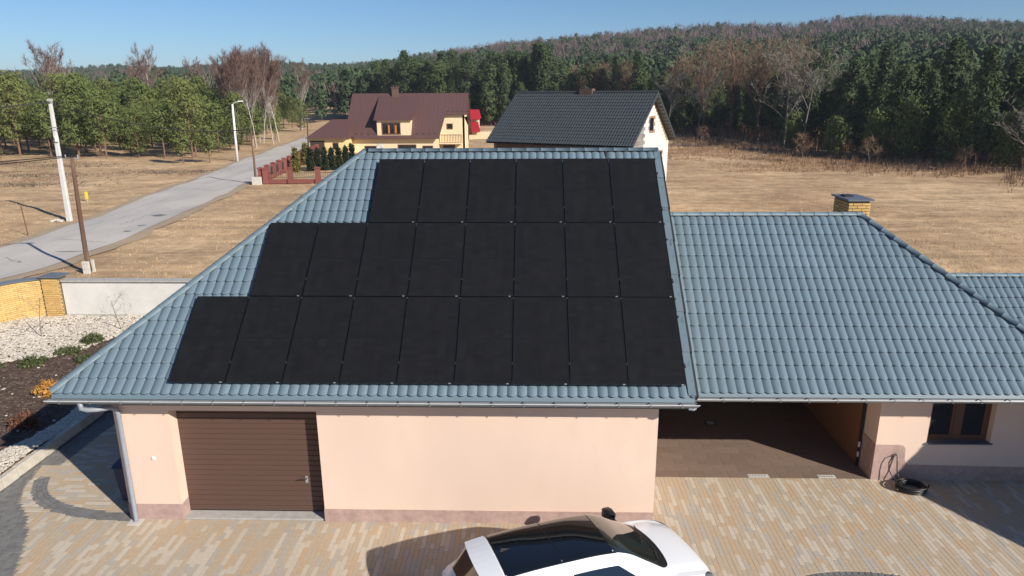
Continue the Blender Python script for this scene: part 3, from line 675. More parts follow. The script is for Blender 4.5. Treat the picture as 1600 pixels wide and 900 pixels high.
# carport floor tiles
cf = tag(MB().box(-.04, 5.10, 2.345, 8.6, -.1, -.006).build('carport_floor', M['pavbed']), kind='structure')
ft = MB().box(-.298, .298, -.148, .148, -.02, 0).build('floor_tile', M['tile'], cf)
first = True
for j in range(21):
    for i in range(9):
        x = -.04+.3+i*.6-(.3 if j % 2 else 0); y = 2.495+j*.3
        x0, x1 = max(x-.298, -.035), min(x+.298, 5.095); y1 = min(y+.148, 8.59)
        if x1-x0 < .08: continue
        if first: ft.location = (x, y, .004); first = False; continue
        if x1-x0 > .59: copy_piece(ft, cf, (x, y, .004))
        else: copy_piece(ft, cf, ((x0+x1)/2, y, .004), scale=((x1-x0)/.596, 1, 1))
for x, wd_ in ((2.46, .5), (4.1, .42)):
    dg = MB().box(x-wd_/2, x+wd_/2, 2.36, 2.50, .004, .012)
    o = tag(dg.build('drain_grate', M['concp']), 'pale drain cover set in the %s of the carport threshold' % ('middle' if x < 3 else 'right end'), 'drain cover', 'drain covers at the carport threshold')
    for k in range(6): MB().box(x-wd_/2+.03+k*(wd_-.06)/6, x-wd_/2+.05+k*(wd_-.06)/6, 2.39, 2.47, .012, .014).build('slot', M['steel'], o)
fd = MB().box(1.85, 2.15, 5.1, 5.4, .004, .009).build('floor_drain', M['dark']); tag(fd, 'small dark square drain in the shaded carport floor', 'drain')
MB().box(1.89, 2.11, 5.14, 5.36, .009, .012).build('grate', M['steel'], fd)
# brick chimney behind the wing ridge
def brick_course_wall(parent, O, u, n, L, H, bl=.25, bh=.065, bd=.06, j=.015, mat_=None, src=None, keep=None, cap=None):
    """bricks as single pieces on a face: O corner, u along, n outward"""
    O, u, n = Vector(O), Vector(u).normalized(), Vector(n).normalized(); ang = math.atan2(u.y, u.x); c = 0; z = 0; cnt = 0
    while z + bh <= H+.001:
        x = -(bl+j)/2 if c % 2 else 0.0
        while x < L-.01:
            x0, x1 = max(x, 0), min(x+bl, L)
            if x1-x0 > .04 and (keep is None or keep((x0+x1)/2, z)):
                pos = O + u*((x0+x1)/2) + n*(rng.normal(0, .0015)) + Vector((0, 0, z+bh/2))
                copy_piece(src, parent, pos, (0, 0, ang), ((x1-x0)/bl, 1, 1)); cnt += 1
            x += bl+j
        z += bh+j; c += 1
    return cnt
BR = MB().box(-.125, .125, -.03, .03, -.0325, .0325).mesh('brick', M['ybrick'])
def brick_proto(mesh, name='brick'):
    o = bpy.data.objects.new(name, mesh); return o
ch = thing('chimney', 'yellow brick chimney with dark slab cap behind the carport ridge', 'chimney', (6.8, 8.8, 3.4))
cx0, cx1, cy0, cy1, cz1 = 6.49, 7.13, 8.3, 9.44, 5.83
core = MB().box(cx0+.03, cx1-.03, cy0+.03, cy1-.03, 2.4, cz1).build('core', M['mortar'], ch)
bp = brick_proto(BR)
z0 = 4.4
brick_course_wall(core, (cx0, cy0+.03, z0), (1,0,0), (0,-1,0), cx1-cx0, cz1-z0, bh=.071, src=bp)
brick_course_wall(core, (cx0+.03, cy1-.06, z0), (0,-1,0), (-1,0,0), cy1-cy0-.12, cz1-z0, bh=.071, src=bp, keep=lambda a, z: not (.3 < a < .62 and .72 < z < .95))
MB().box(cx0+.02, cx0+.035, cy0+.2, cy0+.52, 5.15, 5.38).build('vent', M['dark'], ch)
cp_ = MB().box(cx0-.06, cx1+.07, cy0-.06, cy1+.06, cz1, cz1+.05).build('cap_slab', M['cap'], ch)
MB().box(cx0+.08, cx0+.34, cy0+.5, cy0+.85, cz1+.05, cz1+.09).build('flue_cover', M['dark'], cp_)
# ---------------------------------------------------------------- yard walls
M['rbrick'] = mat('red_brick', (.23, .08, .065), .85, .25, 6, .2, 60, .2, rand='object', randv=.15)
yw = thing('curved_brick_wall', 'curved yellow brick garden wall with grey capping beside the gravel bed', 'wall', (-23.5, 13.3, 0))
arc = resample([(-22.85, 13.93), (-23.3, 13.72), (-23.75, 13.3), (-24.1, 12.7), (-24.5, 11.9), (-25.2, 11.0), (-26.3, 10.3)], 80)
sg = np.r_[0, np.cumsum(np.hypot(*np.diff(arc, axis=0).T))]
def arcp(q): 
    x, y = np.interp(q, sg, arc[:, 0]), np.interp(q, sg, arc[:, 1]); x2, y2 = np.interp(q+.05, sg, arc[:, 0]), np.interp(q+.05, sg, arc[:, 1]); x1, y1 = np.interp(q-.05, sg, arc[:, 0]), np.interp(q-.05, sg, arc[:, 1])
    return x, y, math.atan2(y2-y1, x2-x1)
m = MB(); n = 40; Q = np.linspace(0, sg[-1], n); vs = []
for q in Q:
    x, y, a = arcp(q); nx_, ny_ = -math.sin(a), math.cos(a)
    for o_, z in ((.015, 0), (.015, 1.83), (-.22, 1.83), (-.22, 0)): vs.append((x+nx_*o_, y+ny_*o_, z))
m.add(vs, [(i*4+k, i*4+k+1, (i+1)*4+k+1, (i+1)*4+k) for i in range(n-1) for k in range(3)])
ycore = m.build('core', M['mortar'], yw)
cnt = 0; c = 0; z = .2; far_b = MB()
while z < 1.80:
    q = .01 + (.13 if c % 2 else 0)
    while q < sg[-1]-.26:
        x, y, a = arcp(q+.125)
        if q < 3.6 and cnt < 300: copy_piece(bp, ycore, (x, y, z+.0325), (0, 0, a)); cnt += 1
        else: far_b.box(-.125, .125, -.03, .03, -.0325, .0325, Matrix.Translation((x, y, z+.0325)) @ Matrix.Rotation(a, 4, 'Z'))
        q += .266
    z += .081; c += 1
tag(far_b.build('bricks', M['ybrick'], ycore), kind='stuff')
m = MB(); vs = []
for q in Q:
    x, y, a = arcp(q); nx_, ny_ = -math.sin(a), math.cos(a)
    for o_, zz in ((.09, 1.835), (.09, 1.875), (-.1, 1.95), (-.29, 1.875), (-.29, 1.835)): vs.append((x+nx_*o_, y+ny_*o_, zz))
m.add(vs, [(i*5+k, (i+1)*5+k, (i+1)*5+(k+1) % 5, i*5+(k+1) % 5) for i in range(n-1) for k in range(5)]); m.build('capping', M['cap'], yw)
py_ = thing('brick_pillar', 'square yellow brick pillar with dark sloped cap joining the white wall', 'pillar', (-22.6, 14, 0))
pc = MB().box(-22.80, -22.20, 13.83, 14.35, 0, 1.93).build('core', M['mortar'], py_)
brick_course_wall(pc, (-22.85, 13.81, .12), (1,0,0), (0,-1,0), .70, 1.80, bh=.065, src=bp)
brick_course_wall(pc, (-22.82, 14.36, .12), (0,-1,0), (-1,0,0), .50, 1.80, bh=.065, src=bp)
MB().add([(-22.93, 13.72, 1.93), (-22.07, 13.72, 1.93), (-22.07, 14.45, 1.93), (-22.93, 14.45, 1.93), (-22.93, 13.72, 1.985), (-22.07, 13.72, 1.985), (-22.07, 14.45, 1.985), (-22.93, 14.45, 1.985), (-22.5, 14.08, 2.10)],
   [(0,3,2,1), (0,1,5,4), (1,2,6,5), (2,3,7,6), (3,0,4,7), (4,5,8), (5,6,8), (6,7,8), (7,4,8)]).build('cap', M['cap'], py_)
MB().box(-22.87, -22.852, 13.795, 13.82, .1, 1.9).build('expansion_joint', M['dark'], py_)
ww = thing('plastered_wall', 'long white plastered garden wall with flat grey concrete coping', 'wall', (-16, 14, 0))
MB().box(-22.14, -2, 13.95, 14.2, 0, 1.74).build('wall_panel', M['wplaster'], ww)
MB().box(-22.14, -19.6, 13.90, 13.95, 0, .36).box(-19.6, -2, 13.925, 13.95, 0, .28).build('footing', M['conc'], ww)
for i in range(20): MB().box(-22.13+i*1.01, -22.13+i*1.01+.995, 13.86, 14.30, 1.74, 1.80).build('coping_slab', M['conc'], ww)
# ---------------------------------------------------------------- car
M['paint'] = mat('white_car_paint', (.80, .81, .82), .28, .01, 2, coat=.6, spec=.5)
M['cglass'] = mat('tinted_car_glass', (.006, .007, .008), .035, .01, 1, spec=.7, coat=1.0)
M['wshield'] = mat('windscreen_glass', (.018, .024, .022), .03, .01, 1, spec=.8, coat=1.0)
M['blk'] = mat('black_trim', (.012, .012, .013), .4, .05, 5)
M['lamp'] = mat('headlamp_lens', (.10, .11, .13), .08, .3, 30, spec=.9, coat=1)
M['chrome'] = mat('chrome', (.7, .72, .75), .15, .03, 8, metal=1)
M['red'] = mat('tail_lamp_red', (.35, .01, .012), .15, .1, 20, coat=1)
M['tyre'] = mat('tyre_rubber', (.02, .02, .02), .85, .1, 20)
car = thing('parked_car', 'white SUV with black panoramic glass roof parked before the garage', 'car', (-2.28, -2.29, 0), R(21))
sx  = [-2.27, -2.22, -2.12, -1.98, -1.80, -1.66, -1.3, -.8, -.1, .42, .68, 1.05, 1.44, 1.54, 1.78, 2.06, 2.26, 2.37, 2.43]
ztp = [ .62, .98, 1.10, 1.30, 1.535, 1.585, 1.63, 1.65, 1.645, 1.61, 1.53, 1.315, 1.085, 1.045, 1.01, .945, .87, .77, .60]
wtp = [ .55, .58, .58, .58, .575, .58, .585, .59, .59, .59, .595, .635, .69, .74, .76, .73, .67, .60, .50]
wbl = [ .66, .76, .82, .86, .88, .89, .905, .915, .915, .915, .915, .91, .905, .90, .895, .865, .80, .73, .60]
zbl = [ .58, .90, .95, 1.0, 1.03, 1.03, 1.02, 1.01, 1.0, 1.0, .995, .99, .985, .975, .945, .885, .80, .70, .56]
def crom(xs, ys, x):
    xs = np.array(xs); ys = np.array(ys); i = int(np.clip(np.searchsorted(xs, x)-1, 0, len(xs)-2))
    h = xs[i+1]-xs[i]; t = (x-xs[i])/h
    def sl(k):
        if k <= 0 or k >= len(xs)-1: k2 = np.clip(k, 0, len(xs)-1); a, b = max(k2-1, 0), min(k2+1, len(xs)-1); return (ys[b]-ys[a])/(xs[b]-xs[a])
        d0_, d1_ = (ys[k]-ys[k-1])/(xs[k]-xs[k-1]), (ys[k+1]-ys[k])/(xs[k+1]-xs[k])
        return 0 if d0_*d1_ <= 0 else 2*d0_*d1_/(d0_+d1_)
    return (2*t**3-3*t*t+1)*ys[i] + (t**3-2*t*t+t)*h*sl(i) + (-2*t**3+3*t*t)*ys[i+1] + (t**3-t*t)*h*sl(i+1)
def csec(x):      # half section, from the centre top to the sill
    zt, wt, wb, zb = (crom(sx, q, x) for q in (ztp, wtp, wbl, zbl))
    e = min(1.0, max(0.0, (2.27-abs(x))/.25)); wl = wb+.02
    return [(0, zt), (wt*.35, zt-.004), (wt*.7, zt-.016), (wt*.92, zt-.035), (wt, zt-.06), (wt+(wb-wt)*.33, zt-.06+(zb-zt+.06)*.34), (wt+(wb-wt)*.7, zt-.06+(zb-zt+.06)*.72), (wb, zb), (wl, zb-.07), (wl+.012, .74*zb), (wl-.01, .5*zb+.06), (wl-.03, .33), (wl-.09, .22)]
def cpt(x, t, side=1, h=0.0):   # t in section index units
    s_ = csec(x); i = int(min(max(t, 0), len(s_)-1.001)); f_ = t-i
    def pos(x, t):
        q = csec(x); i = int(min(max(t, 0), len(q)-1.001)); f_ = t-i; return Vector((x, (q[i][0]*(1-f_)+q[i+1][0]*f_), q[i][1]*(1-f_)+q[i+1][1]*f_))
    p = pos(x, t)
    if h:
        e = 1e-3; dx = pos(x+e, t)-pos(x-e, t); dt = pos(x, min(t+e, 11.99))-pos(x, max(t-e, 0)); nn = dt.cross(dx).normalized() if dt.length*dx.length else Vector((0,0,1))
        if nn.z < 0 and t < 4: nn = -nn
        if t >= 4 and nn.y < 0: nn = -nn
        p = p + nn*h
    return Vector((p.x, p.y*side, p.z))
m = MB(); X_ = np.unique(np.r_[np.linspace(-2.27, 2.43, 74), sx]); NS = 13
for x in X_:
    h_ = csec(x); m.v += [(x, -y, z) for y, z in h_[::-1]] + [(x, y, z) for y, z in h_[1:]]
nn = 2*NS-1
m.f += [(i*nn+k, i*nn+k+1, (i+1)*nn+k+1, (i+1)*nn+k) for i in range(len(X_)-1) for k in range(nn-1)]
m.f += [tuple(range(nn)), tuple(range((len(X_)-1)*nn, len(X_)*nn))[::-1]]
m.f += [(i*nn, (i+1)*nn, (i+2)*nn-1, (i+1)*nn-1) for i in range(len(X_)-1)]
body = m.build('body', M['paint'], car, world=False, smooth=True)
def patch(name, x0, x1, t0, t1, mt, par, side=0, h=.006, nx_=14, nt_=8, xa=None, xb=None, smooth=True):
    """glass or trim lying on the body surface; xa/xb(t) optionally slant the ends"""
    m = MB(); T = np.linspace(t0, t1, nt_+1)
    for i in range(nx_+1):
        for t in T:
            a = xa(t) if xa else x0; b = xb(t) if xb else x1; x = a+(b-a)*i/nx_
            sd_ = side if side else (1 if t >= 0 else -1); m.v.append(cpt(x, abs(t), sd_, h))
    k = nt_+1; m.f += [(i*k+j, i*k+j+1, (i+1)*k+j+1, (i+1)*k+j) for i in range(nx_) for j in range(nt_)]
    return m.build(name, mt, par, world=False, smooth=smooth)
patch('roof_frame', -1.49, .47, -3.97, 3.97, M['blk'], body, h=.003, nt_=14, nx_=24)
patch('roof_glass', -1.46, -.52, -3.75, 3.75, M['cglass'], body, nt_=14)
patch('roof_glass', -.50, .41, -3.75, 3.75, M['cglass'], body, nt_=14)
patch('windscreen', .43, 1.44, -3.8, 3.8, M['wshield'], body, nt_=14, xb=lambda t: 1.44-.012*t*t)
patch('cowl', 1.4, 1.58, -3.85, 3.85, M['blk'], body, h=.008, nt_=14, xa=lambda t: 1.42-.012*t*t, xb=lambda t: 1.59-.016*t*t)
patch('rear_window', -2.09, -1.83, -3.6, 3.6, M['cglass'], body, nt_=14)
for s in (1, -1):
    patch('side_window', -.36, .78, 4.9, 6.8, M['cglass'], body, side=s, xb=lambda t: .46+(t-4.9)*.36)
    patch('side_window', -1.32, -.44, 4.9, 6.8, M['cglass'], body, side=s)
    patch('side_window', -1.72, -1.38, 5.0, 6.6, M['cglass'], body, side=s, nx_=6, xa=lambda t: -1.58-(t-5.0)*.09)
    patch('window_trim', -1.75, 1.15, 6.85, 7.05, M['chrome'], body, side=s, h=.008, nt_=1, nx_=24)
    patch('lower_cladding', -2.1, 2.1, 10.9, 12, M['blk'], body, side=s, h=.006, nt_=2, nx_=30)
    patch('headlight', 2.0, 2.37, 5.3, 7.6, M['lamp'], body, side=s, h=.008, nx_=8, nt_=5, xa=lambda t: 2.20-(t-5.3)*.07)
    hl = patch('headlight_trim', 2.2, 2.35, 6.3, 6.5, M['chrome'], body, side=s, h=.012, nx_=6, nt_=1)
    patch('tail_light', -2.21, -1.98, 7.1, 8.3, M['red'], body, side=s, h=.008, nx_=6, nt_=3)
    for x in (-.42, .55): patch('door_handle', x-.1, x+.1, 8.25, 8.5, M['paint'], body, side=s, h=.03, nx_=5, nt_=1)
    for x in (-1.36, -.40, 1.05): patch('door_seam', x-.004, x+.004, 7.1, 11.0, M['blk'], body, side=s, h=.003, nx_=1, nt_=8)
    patch('bonnet_seam', 1.6, 2.2, 4.35, 4.45, M['blk'], body, side=s, h=.003, nx_=10, nt_=1)
    mr_ = MB(); secs = []
    for f_, hw_, hh_, xo in ((0, .06, .05, 0), (.15, .10, .085, 0), (.55, .115, .10, -.01), (.88, .10, .09, -.03), (1, .06, .055, -.04)):
        y = s*(.95+f_*.26); secs.append([(1.20+xo+hw_*cx_, y, 1.09+hh_*cz_) for cx_, cz_ in ((1, -.5), (1, .3), (.6, .95), (-.5, 1), (-.8, .8), (-.8, -.8), (-.5, -1), (.7, -.9))])
    mr_.v += [p for q in secs for p in q]; mr_.f += [(i*8+k, i*8+(k+1) % 8, (i+1)*8+(k+1) % 8, (i+1)*8+k) for i in range(4) for k in range(8)] + [tuple(range(8)), tuple(range(32, 40))]
    mr_.tube([(1.26, s*.86, .98), (1.22, s*1.0, 1.05)], .04, 6)
    mr_.build('wing_mirror', M['blk'], body, world=False, smooth=True)
    for x in (1.56, -1.36):
        yb = s*.80
        wv = MB(); prof = [(.20, -.1), (.30, -.115), (.335, -.08), (.34, 0), (.335, .08), (.30, .115), (.20, .1)]
        wv.lathe(prof, 28); mm = Matrix.Translation((x, yb, .34)) @ Matrix.Rotation(R(90), 4, 'X')
        wv.v = [tuple(mm @ Vector(q)) for q in wv.v]; wh_ = wv.build('wheel', M['tyre'], car, world=False, smooth=True)
        rm = MB(); rm.lathe([(.05, .0), (.21, .03), (.215, .105), (.225, .11)], 20)
        for k in range(5):
            a = k*1.2566; rm.box(.03, .21, -.025, .025, .06, .108, Matrix.Rotation(a, 4, 'Z'))
        mm2 = Matrix.Translation((x, yb, .34)) @ Matrix.Rotation(R(-90*s), 4, 'X'); rm.v = [tuple(mm2 @ Vector(q)) for q in rm.v]
        rm.build('rim', M['chrome'], wh_, world=False)
        ar = MB(); pa = [(x+.40*math.cos(t), s*(.925), .34+.40*math.sin(t)) for t in np.linspace(-.25, math.pi+.25, 16)]
        ar.tube(pa, .03, 6).build('wheel_arch', M['blk'], body, world=False)
sp = MB()
for y in np.linspace(-.56, .56, 9):
    zt = crom(sx, ztp, -1.7) - .012*(y/.56)**2*3; sp.v += [(-1.52, y, zt+.055), (-1.86-.04*(1-(y/.56)**2), y, zt+.012), (-1.80, y, zt-.045), (-1.52, y, zt+.0)]
sp.f += [(i*4+k, i*4+(k+1) % 4, (i+1)*4+(k+1) % 4, (i+1)*4+k) for i in range(8) for k in range(4)] + [(0,1,2,3), (35,34,33,32)]
sp.build('spoiler', M['paint'], body, world=False, smooth=False)
MB().add([(-1.40, -.02, 1.63), (-1.40, .02, 1.63), (-1.22, 0, 1.645), (-1.38, 0, 1.70)], [(0,2,3), (2,1,3), (1,0,3)]).build('antenna_fin', M['blk'], body, world=False)
for y in (-.25, .3): MB().tube([(1.48, y+.3, 1.075), (1.45, y+.05, 1.10), (1.33, y-.28, 1.165)], .009, 5).build('wiper', M['blk'], body, world=False)
MB().box(2.40, 2.445, -.42, .42, .42, .62).build('grille', M['blk'], body, world=False)
MB().box(-2.30, -2.26, -.3, .3, .66, .80).build('number_plate', M['white'], body, world=False)
# ---------------------------------------------------------------- hose, bin
hz = thing('garden_hose', 'coiled black garden hose on the paving under a wall tap', 'hose', (5.75, 1.95, 0))
pts = []
for k in range(0, 9*28):
    a = k/28*2*math.pi; i = k/28; rr2 = .235+.03*math.sin(i*2.3)+.02*(i % 3); pts.append((5.82+.02*math.sin(i*3)+rr2*1.12*math.cos(a), 1.88+.015*math.cos(i*2)+rr2*.85*math.sin(a), .02+.022*i*.75+.006*math.sin(a*2+i)))
MB().tube(pts, .02, 6).build('coil', M['blk'], hz, smooth=True)
MB().tube([(5.60, 2.27, .68), (5.56, 2.24, .70), (5.48, 2.22, .66), (5.42, 2.22, .52), (5.43, 2.2, .35), (5.50, 2.15, .2), (5.62, 2.05, .10), (5.72, 1.95, .12)], .013, 6).tube([(5.62, 2.27, .66), (5.625, 2.24, .5), (5.63, 2.2, .3), (5.66, 2.1, .14), (5.72, 2.0, .12)], .013, 6).build('hose_loop', M['blk'], hz, smooth=True)
tp = MB().tube([(5.61, 2.32, .70), (5.61, 2.25, .70), (5.61, 2.245, .665)], .014, 8).box(5.585, 5.635, 2.25, 2.262, .715, .735).build('tap', M['steel'], hz)
M['bluebin'] = mat('blue_plastic', (.010, .022, .065), .45, .05, 5)
bn = thing('wheelie_bin', 'dark blue bin standing in shade against the garage side wall', 'bin', (-12.22, 1.25, 0))
def taper(m, x0, x1, y0, y1, z0, z1, k):
    cx, cy = (x0+x1)/2, (y0+y1)/2
    vs = [(cx+(x-cx)*f_, cy+(y-cy)*f_, z) for z, f_ in ((z0, k), (z1, 1)) for y in (y0, y1) for x in (x0, x1)]
    return m.add(vs, [(0,2,3,1), (4,5,7,6), (0,1,5,4), (2,6,7,3), (0,4,6,2), (1,3,7,5)])
taper(MB(), -12.48, -11.95, .95, 1.5, .06, .92, .78).build('bin_body', M['bluebin'], bn)
MB().add([(-12.51, .92, .92), (-11.92, .92, .92), (-11.92, 1.54, .92), (-12.51, 1.54, .92), (-12.47, .97, 1.0), (-11.97, .97, 1.0), (-11.97, 1.52, 1.04), (-12.47, 1.52, 1.04)], [(0,3,2,1), (0,1,5,4), (1,2,6,5), (2,3,7,6), (3,0,4,7), (4,5,6,7)]).build('lid', M['bluebin'], bn)
for x in (-12.4, -12.05): MB().tube([(x-.03, 1.42, .09), (x+.03, 1.42, .09)], .09, 12).build('wheel', M['tyre'], bn)
# ---------------------------------------------------------------- poles, lamps, wires
M['cpole'] = mat('concrete_pole', (.58, .575, .56), .85, .12, 3, .2, 30, .2)
M['wpole'] = mat('tarred_wood_pole', (.115, .065, .045), .9, .25, 4, .4, 20, .2, stretch=(1, 1, .15), col2=(.2, .14, .1), scale2=2)
M['wire'] = mat('black_cable', (.015, .015, .015), .6, .05, 5)
def gz(x, y): return float(height(x, y))
cpo = thing('concrete_pole', 'tall pale concrete power pole standing across the road', 'pole', (-38.12, 38.5, gz(-38.12, 38.5)))
m = MB(); z0 = gz(-38.12, 38.5)-.1
m.add([(-38.30, 38.36, z0), (-37.94, 38.36, z0), (-37.94, 38.64, z0), (-38.30, 38.64, z0), (-38.10, 38.41, 8.68), (-37.88, 38.41, 8.68), (-37.88, 38.59, 8.68), (-38.10, 38.59, 8.68)], [(0,3,2,1), (4,5,6,7), (0,1,5,4), (1,2,6,5), (2,3,7,6), (3,0,4,7)])
cps = m.build('shaft', M['cpole'], cpo, bevel=.03)
MB().box(-38.13, -37.85, 38.37, 38.62, 8.62, 8.80).build('top_cap', M['conc'], cpo)
MB().box(-37.98, -37.80, 38.25, 38.40, 5.75, 6.15).build('meter_box', M['white'], cpo)
for z in (6.55, 6.75): MB().tube([(-38.35, 38.38, z), (-37.65, 38.38, z+.04)], .02, 6).build('bracket', M['steel'], cpo)
MB().tube([(-38.2, 38.36, 8.55), (-37.7, 38.36, 8.55)], .03, 6).build('crossbar', M['steel'], cpo)
wp = thing('wooden_pole', 'dark leaning wooden utility pole in a concrete foot near the white wall', 'pole', (-26.39, 22.3, gz(-26.4, 22.3)))
MB().tube([(-26.42, 22.28, .05), (-26.50, 22.32, 1.0), (-26.46, 22.32, 3.2), (-26.38, 22.34, 6.05)], [.125, .12, .105, .085], 10).build('shaft', M['wpole'], wp, smooth=True)
MB().box(-26.62, -26.30, 22.02, 22.16, -.1, .62).box(-26.62, -26.30, 22.46, 22.58, -.1, .62).build('concrete_foot', M['concp'], wp)
for z in (.2, .5): MB().tube([(-26.52, 22.0, z), (-26.52, 22.6, z)], .02, 6).build('bolt', M['dark'], wp)
MB().box(-26.75, -26.0, 22.3, 22.38, 5.9, 5.96).tube([(-26.70, 22.34, 5.95), (-26.70, 22.34, 6.12)], .03, 6).tube([(-26.06, 22.34, 5.95), (-26.06, 22.34, 6.12)], .03, 6).build('crossarm', M['steel'], wp)
wp2 = thing('wooden_pole', 'slim wooden pole in a pale concrete block at the red fence corner', 'pole', (-31.9, 59.6, gz(-31.9, 59.6)))
MB().tube([(-31.9, 59.55, 0), (-31.85, 59.6, 5.7)], [.13, .09], 8).build('shaft', M['wpole'], wp2, smooth=True)
MB().box(-32.15, -31.2, 59.1, 59.4, -.1, .75).build('concrete_foot', M['concp'], wp2)
wp3 = thing('wooden_pole', 'distant thin dark pole beside the road before the annex', 'pole', (-42.1, 110, 0))
MB().tube([(-42.1, 110, gz(-42.1, 110)-.1), (-41.9, 110, 5.3)], [.14, .1], 8).build('shaft', M['wpole'], wp3, smooth=True)
MB().box(-42.4, -41.4, 109.95, 110.05, 4.9, 5.0).build('crossarm', M['steel'], wp3)
lp = thing('street_lamp', 'white street lamp on the far roadside before the pines', 'street lamp', (-44.37, 85, gz(-44.4, 85)))
MB().tube([(-44.37, 85, gz(-44.4, 85)-.1), (-44.2, 85, 7.75)], [.19, .12], 10).build('shaft', M['white'], lp, smooth=True)
MB().tube([(-44.2, 85, 7.7), (-43.8, 84.9, 8.0), (-43.2, 84.8, 8.1)], .045, 6).build('arm', M['white'], lp)
MB().add([(-43.35, 84.65, 8.05), (-42.6, 84.6, 8.12), (-42.55, 84.85, 8.12), (-43.35, 84.95, 8.05), (-43.3, 84.7, 8.2), (-42.7, 84.65, 8.24), (-42.65, 84.85, 8.24), (-43.3, 84.9, 8.2)], [(0,3,2,1), (4,5,6,7), (0,1,5,4), (1,2,6,5), (2,3,7,6), (3,0,4,7)]).build('lamp_head', M['white'], lp)
lp2 = thing('street_lamp', 'small far white lamp post left of the brown roof', 'street lamp', (-42.5, 150, 0))
MB().tube([(-42.5, 150, 0), (-42.4, 150, 6.6)], [.2, .15], 8).build('shaft', M['white'], lp2)
def wire(a, b, sag, nm, lab, r=.022):
    a, b = Vector(a), Vector(b); pts = [a.lerp(b, t) - Vector((0, 0, sag*4*t*(1-t))) for t in np.linspace(0, 1, 14)]
    tag(MB().tube(pts, r, 5).build(nm, M['wire']), lab, 'cable', 'overhead cables')
wire((-38.0, 38.36, 8.55), (-58, 22, 7.6), .5, 'overhead_cable', 'black cable running left from the concrete pole top', .045)
wire((-38.0, 38.36, 8.5), (-31.85, 59.6, 5.6), .9, 'overhead_cable', 'sagging black cable running right from the concrete pole top', .045)
wire((-26.7, 22.34, 6.05), (-46, 15.5, 5.6), .25, 'overhead_cable', 'upper thin wire running left from the wooden pole', .024)
wire((-26.1, 22.34, 6.05), (-46, 14.6, 5.1), .25, 'overhead_cable', 'lower thin wire running left from the wooden pole', .024)
st = tag(MB().tube([(-36.9, 32.3, gz(-36.9, 32.3)-.1), (-37.05, 32.35, 2.05)], .035, 6).build('rusty_stake', mat('rust', (.16, .07, .04), .9, .2, 6)), 'thin rusty stake standing in the grass left of the road', 'stake')
yp = tag(MB().box(-43.1, -42.9, 48.4, 48.55, gz(-43., 48.4)+.2, gz(-43., 48.4)+.85).tube([(-43., 48.47, gz(-43., 48.4)-.1), (-43., 48.47, gz(-43., 48.4)+.25)], .03, 6).build('marker_post', mat('yellow_paint', (.75, .58, .03), .6, .08, 6)), 'small yellow marker post in the grass beyond the road', 'marker')
rk = thing('stone_heap', 'little heap of white stones at the concrete pole foot', 'stones', (-38.9, 38.2, 0))
for i in range(9):
    bv, bf = stone_base(80+i); s = rng.uniform(.12, .24); p = np.array((-38.95+rng.normal(0, .3), 38.15+rng.normal(0, .18), gz(-38.9, 38.2)+.08))
    link('stone', fast_mesh('stone', bv*s+p, bf, M['gravel']), rk, True)
# ---------------------------------------------------------------- neighbouring houses
M['greyroof'] = mat('dark_grey_roof', (.052, .062, .066), .5, .06, 2, rand='island', randv=.06)
M['block'] = mat('white_aac_block', (.62, .585, .545), .95, .08, 6, .2, 30, .2, rand='object', randv=.08)
M['gblock'] = mat('grey_block', (.22, .205, .185), .95, .15, 6, .3, 30, .2, rand='object', randv=.25)
M['batten'] = mat('roof_batten', (.30, .24, .16), .9, .15, 4)
M['brickbrown'] = mat('brown_brick_wall', (.12, .075, .055), .9, .2, 3, .2, 20)
gh = thing('unfinished_house', 'unplastered white block house with dark grey tiled roof behind the garage', 'house', (-6.67, 43.1, 0), math.atan2(-5.94, 10.56))
e1 = Vector((.8716, -.4903, 0)); e2 = Vector((.4903, .8716, 0)); GA = Vector((-6.67, 43.1, 0)); GL, GD, gze, gzr = 12.3, 9.5, 5.35, 9.0
def GP(x, y, z): return GA + e1*x + e2*y + Vector((0, 0, z))
gm = MB(); gm.poly([GP(0,0,gze), GP(GL,0,gze), GP(GL,GD/2,gzr), GP(0,GD/2,gzr)]); gm.poly([GP(GL,GD,gze), GP(0,GD,gze), GP(0,GD/2,gzr), GP(GL,GD/2,gzr)])
gm.poly([GP(0,0,gze-.12), GP(GL,0,gze-.12), GP(GL,GD/2,gzr-.12), GP(0,GD/2,gzr-.12)]); gm.poly([GP(GL,GD,gze-.12), GP(0,GD,gze-.12), GP(0,GD/2,gzr-.12), GP(GL,GD/2,gzr-.12)])
groof = gm.build('roof', M['greyroof'], gh)
ga = math.atan2(gzr-gze, GD/2); gs = math.hypot(gzr-gze, GD/2)
vv = e2*math.cos(ga)+Vector((0,0,math.sin(ga))); nn_ = e1.cross(vv)
_rm = M['roofm']; M['roofm'] = M['greyroof']
tile_slope(groof, GP(0,0,gze+.01), e1, vv, nn_, GL, gs, False, False, 1, w=.22, l=.37)
vv = -e2*math.cos(ga)+Vector((0,0,math.sin(ga))); tile_slope(groof, GP(GL,GD,gze+.01), -e1, vv, (-e1).cross(vv), GL, gs, False, False, 1, w=.22, l=.37)
M['roofm'] = _rm
MB().tube([GP(0,GD/2,gzr+.04), GP(GL,GD/2,gzr+.04)], .11, 8).build('ridge_cap', M['greyroof'], groof)
for s_, y in ((0, 0), (1, GD)):
    MB().add([GP(GL+.02,y,gze-.14), GP(GL+.02,y,gze+.05), GP(GL+.02,GD/2,gzr+.05), GP(GL+.02,GD/2,gzr-.14)], [(0,1,2,3)]).build('verge_board', M['greyroof'], groof)
